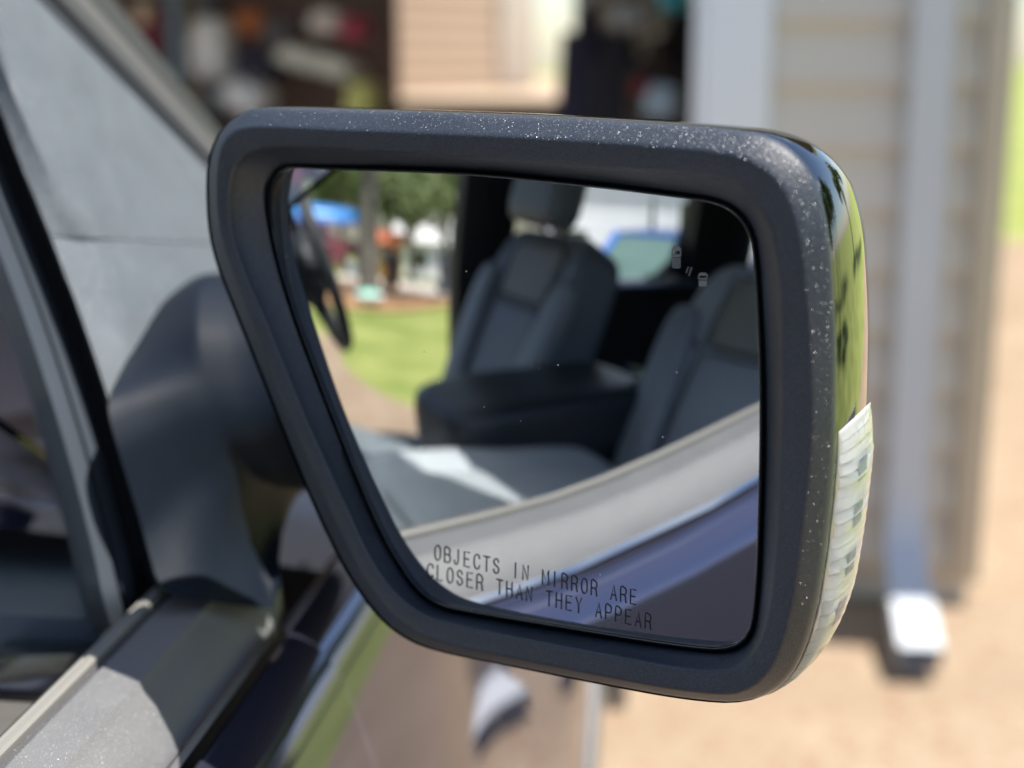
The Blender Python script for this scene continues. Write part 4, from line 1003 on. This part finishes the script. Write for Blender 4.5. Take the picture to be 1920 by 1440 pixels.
# lettering etched on the glass
GL = {'O': [[(0.25, 0), (0.05, .18), (0.0, .5), (0.05, .82), (.25, 1), (.45, 1), (.68, .82), (.72, .5), (.68, .18), (.45, 0), (.25, 0)]],
 'B': [[(0, 0), (0, 1), (.45, 1), (.65, .9), (.68, .75), (.62, .58), (.45, .53), (0, .53)], [(.45, .53), (.68, .45), (.74, .27), (.68, .08), (.48, 0), (0, 0)]],
 'J': [[(0, .25), (.05, .08), (.22, 0), (.4, .06), (.48, .25), (.48, 1)]], 'E': [[(.66, 0), (0, 0), (0, 1), (.64, 1)], [(0, .53), (.55, .53)]],
 'C': [[(.72, .26), (.62, .07), (.42, 0), (.22, .04), (.06, .2), (0, .5), (.06, .8), (.22, .96), (.42, 1), (.62, .93), (.7, .76)]],
 'T': [[(0, 1), (.72, 1)], [(.36, 1), (.36, 0)]],
 'S': [[(0, .24), (.1, .07), (.32, 0), (.54, .05), (.66, .22), (.6, .42), (.36, .52), (.12, .6), (.03, .76), (.1, .92), (.32, 1), (.52, .95), (.62, .8)]],
 'I': [[(.3, 0), (.3, 1)]], 'N': [[(0, 0), (0, 1), (.66, 0), (.66, 1)]], 'M': [[(0, 0), (0, 1), (.39, .3), (.78, 1), (.78, 0)]],
 'R': [[(0, 0), (0, 1), (.45, 1), (.65, .9), (.7, .74), (.62, .56), (.45, .5), (0, .5)], [(.45, .5), (.63, .38), (.66, .12), (.72, 0)]],
 'A': [[(0, 0), (.36, 1), (.72, 0)], [(.13, .33), (.59, .33)]], 'L': [[(0, 1), (0, 0), (.58, 0)]], 'H': [[(0, 0), (0, 1)], [(.68, 0), (.68, 1)], [(0, .53), (.68, .53)]],
 'Y': [[(0, 1), (.34, .48), (.68, 1)], [(.34, .48), (.34, 0)]], 'P': [[(0, 0), (0, 1), (.46, 1), (.66, .9), (.7, .73), (.64, .55), (.46, .47), (0, .47)]]}
def letters(text, p0, p1, h, wch):
    V = []; F = []
    p0 = np.array(p0, float); p1 = np.array(p1, float); n = len(text); adv = (p1 - p0) / (n - 1 + 0.72 * wch)
    upv = np.array((0.02 * h, -h)); sw_ = 1.25
    def px(ci, s, t): return p0 + adv * (ci + s * wch) + upv * t
    for ci, chh in enumerate(text):
        if chh == ' ': continue
        for st in GL[chh]:
            P = [px(ci, s, t) for s, t in st]
            if len(P) > 5: P = cr(P, False, 3)
            left_, right2 = [], []
            for i, p in enumerate(P):
                d = P[min(i + 1, len(P) - 1)] - P[max(i - 1, 0)]; d = d / (np.linalg.norm(d) + 1e-9); nn = np.array((-d[1], d[0])) * sw_
                ext = d * (-sw_ if i == 0 else sw_ if i == len(P) - 1 else 0)
                left_.append(p + nn + ext); right2.append(p - nn + ext)
            b = len(V)
            for l_, r_ in zip(left_, right2):
                V.append(msph(l_[0], l_[1], 0.00012)); V.append(msph(r_[0], r_[1], 0.00012))
            for i in range(len(P) - 1): F.append((b + 2 * i, b + 2 * i + 1, b + 2 * i + 3, b + 2 * i + 2))
    return V, F
obj('warning_text', letters('OBJECTS IN MIRROR ARE', (815, 1049), (1192, 1134), 27, 0.78), M_INK, mirror)
obj('warning_text', letters('CLOSER THAN THEY APPEAR', (801, 1083), (1220, 1180), 27, 0.78), M_INK, mirror)
def flat(polys, lift=0.00012):
    V = []; F = []
    for p in polys:
        F.append(tuple(range(len(V), len(V) + len(p)))); V += [msph(x, y, lift) for x, y in p]
    return V, F
def vehicle(x0, y0, w, h, truckbed):
    q = lambda pts: [(x0 + a * w, y0 + b * h) for a, b in pts]
    P = [q([(.05, .22), (.0, .15), (.2, .02), (.5, 0), (.8, .02), (1, .15), (.97, .22)])]
    P += [q([(0, .22), (.12, .22), (.12, .45), (0, .5)]), q([(.88, .22), (1, .22), (1, .5), (.88, .45)])]
    P += [q([(.14, .38), (.86, .38), (.86, .5), (.14, .5)])]
    if truckbed:
        P += [q([(0.02 + k * .195, .53), (.15 + k * .195, .53), (.15 + k * .195, .96), (0.02 + k * .195, .96)]) for k in range(5)] + [q([(.1, .965), (.9, .965), (.85, 1), (.15, 1)])]
    else: P += [q([(.04, .55), (.96, .55), (.92, .98), (.08, .98)])]
    return P
obj('blind_spot_icon', flat(vehicle(1260, 461, 17, 42, True)), M_ICON, mirror)
obj('blind_spot_icon', flat(vehicle(1309, 511, 18, 27, False)), M_ICON, mirror)
obj('blind_spot_icon', flat([[(1289, 500), (1292, 500), (1288, 513), (1285, 511)], [(1295, 501), (1299, 501), (1293, 518), (1290, 517)]]), mat('etched_icon_dim', (0.07, 0.075, 0.085), 0.6), mirror)

# chrome cap: the shell behind the rim
def back(r, w, s):
    c = np.array((MC + MN * w)); pts = ring(r, -0.006); cc = sum(pts, Vector()) / len(pts)
    return [cc + (p - cc) * s + Vector(MN) * (w + 0.006) for p in pts]
A2 = scaled(A, 0.997)
shell = [back(A2, -0.0035, 1.0), back(A2, -0.0045, 1.003), back(A2, -0.014, 1.006), back(A2, -0.026, 1.000), back(A2, -0.038, 0.985), back(A2, -0.055, 0.955), back(A2, -0.080, 0.90), back(A2, -0.105, 0.82), back(A2, -0.125, 0.68), back(A2, -0.138, 0.42), back(A2, -0.142, 0.12)]
obj('chrome_cap', loft(shell, True, False, True), mat('smoked_chrome', (0.20, 0.205, 0.215), 0.04, metal=1.0, var=0.03), mirror, 60)
# turn-signal lens wrapped round the outer edge below the cap
base_A = ring(A, -0.006); cc_A = sum(base_A, Vector()) / len(base_A)
def lens_pt(ang, w, off):
    f = (ang + math.pi) / (2 * math.pi) * NA; j = int(math.floor(f)) % NA; t = f - math.floor(f)
    p = base_A[j].lerp(base_A[(j + 1) % NA], t)
    return p + (p - cc_A).normalized() * off + Vector(MN) * (w + 0.006) + Vector((0, 0, 0.14 * (-(w + 0.009))))
LA0, LA1 = 0.085, 0.93
def lens(off, n, wave, cols):
    rings = []
    for q in range(n + 1):
        k = q / n
        env = min(1.0, k * 7 + 0.02) ** 0.5 * min(1.0, (1 - k) * 2.4) ** 0.7
        rings.append([lens_pt(LA0 + (LA1 - LA0) * k, w, 0.0003 + (off * o + wave(k) * o ** 1.5) * env) for w, o in cols])
    return loft(rings, False)
cols = ((-0.0085, 0.0), (-0.0092, 0.45), (-0.013, 0.78), (-0.020, 0.98), (-0.028, 1.0), (-0.034, 0.85), (-0.039, 0.45), (-0.041, 0.0))
saw = lambda k, n: (k * n) % 1.0
obj('signal_reflector', lens(0.0012, 220, lambda k: 0.0012 * saw(k, 24) + 0.0012 * (0.5 + 0.5 * math.sin(2 * math.pi * 6.5 * k)) ** 2, cols), mat('reflector_silver', (0.82, 0.83, 0.84), 0.16, metal=0.4, var=0.1, vscale=240), mirror, 25)
obj('signal_lens', lens(0.0056, 120, lambda k: 0.00012 * math.sin(k * 2 * math.pi * 24), cols), M_LENS, mirror, 60)
for q in range(5):                                  # little clear windows with the lamps behind
    k0, k1 = LA0 + (LA1 - LA0) * (0.14 + 0.155 * q), LA0 + (LA1 - LA0) * (0.215 + 0.155 * q)
    obj('signal_lamp', ([lens_pt(a, w, 0.0034) for a, w in ((k0, -0.020), (k1, -0.020), (k1, -0.0275), (k0, -0.0275))], [(0, 1, 2, 3)]), mat('lamp_cell', (0.24, 0.30, 0.38), 0.15, coat=0.5, var=0.6, vscale=400), mirror)
# arm between the sail panel and the mirror
N2 = 72
r0 = by_angle([(375, 512), (330, 545), (270, 620), (225, 700), (203, 760), (222, 845), (250, 935), (275, 1020), (296, 1090), (330, 1116), (400, 1128), (470, 1138), (520, 1138), (526, 1090), (516, 1030), (509, 960), (545, 910), (600, 760), (590, 640), (520, 560), (440, 515)], (420, 800), N2)
r1 = by_angle([(376, 524), (366, 560), (363, 620), (378, 700), (402, 780), (440, 855), (492, 903), (580, 914), (660, 860), (680, 720), (640, 600), (540, 540), (440, 512)], (500, 740), N2)
def rx(r, X): return [Vector(att(x, y, X)) for x, y in r]
def mixv(a, b, t): return [p.lerp(q, t) for p, q in zip(a, b)]
def footx(x, y):
    t = min(1, max(0, (y - 840) / 230)); u = min(1, max(0, (x - 270) / 250))
    return -0.066 + t * (-0.008 + 0.054 * u)
R0 = [Vector(att(x, y, footx(x, y))) for x, y in r0]; R1 = rx(r1, -0.018)
ctr = sum(R1, Vector()) / N2
R2 = [ctr + (p - ctr) * 0.96 + Vector((0.03, 0.005, 0)) for p in R1]
R3 = [ctr + (p - ctr) * 0.92 + Vector((0.17, -0.02, -0.005)) for p in R1]
bumpv = lambda a, b, t, k: [p.lerp(q, t) + Vector((-k, 0, 0)) for p, q in zip(a, b)]
armr = [R0, bumpv(R0, R1, 0.25, 0.004), bumpv(R0, R1, 0.5, 0.0055), bumpv(R0, R1, 0.75, 0.004), bumpv(R0, R1, 0.93, 0.001), R1, mixv(R1, R2, 0.12), mixv(R1, R2, 0.5), R2, R3]
obj('mirror_arm', loft(armr, True), M_ARM, mirror, 70)
scene.render.film_transparent = False
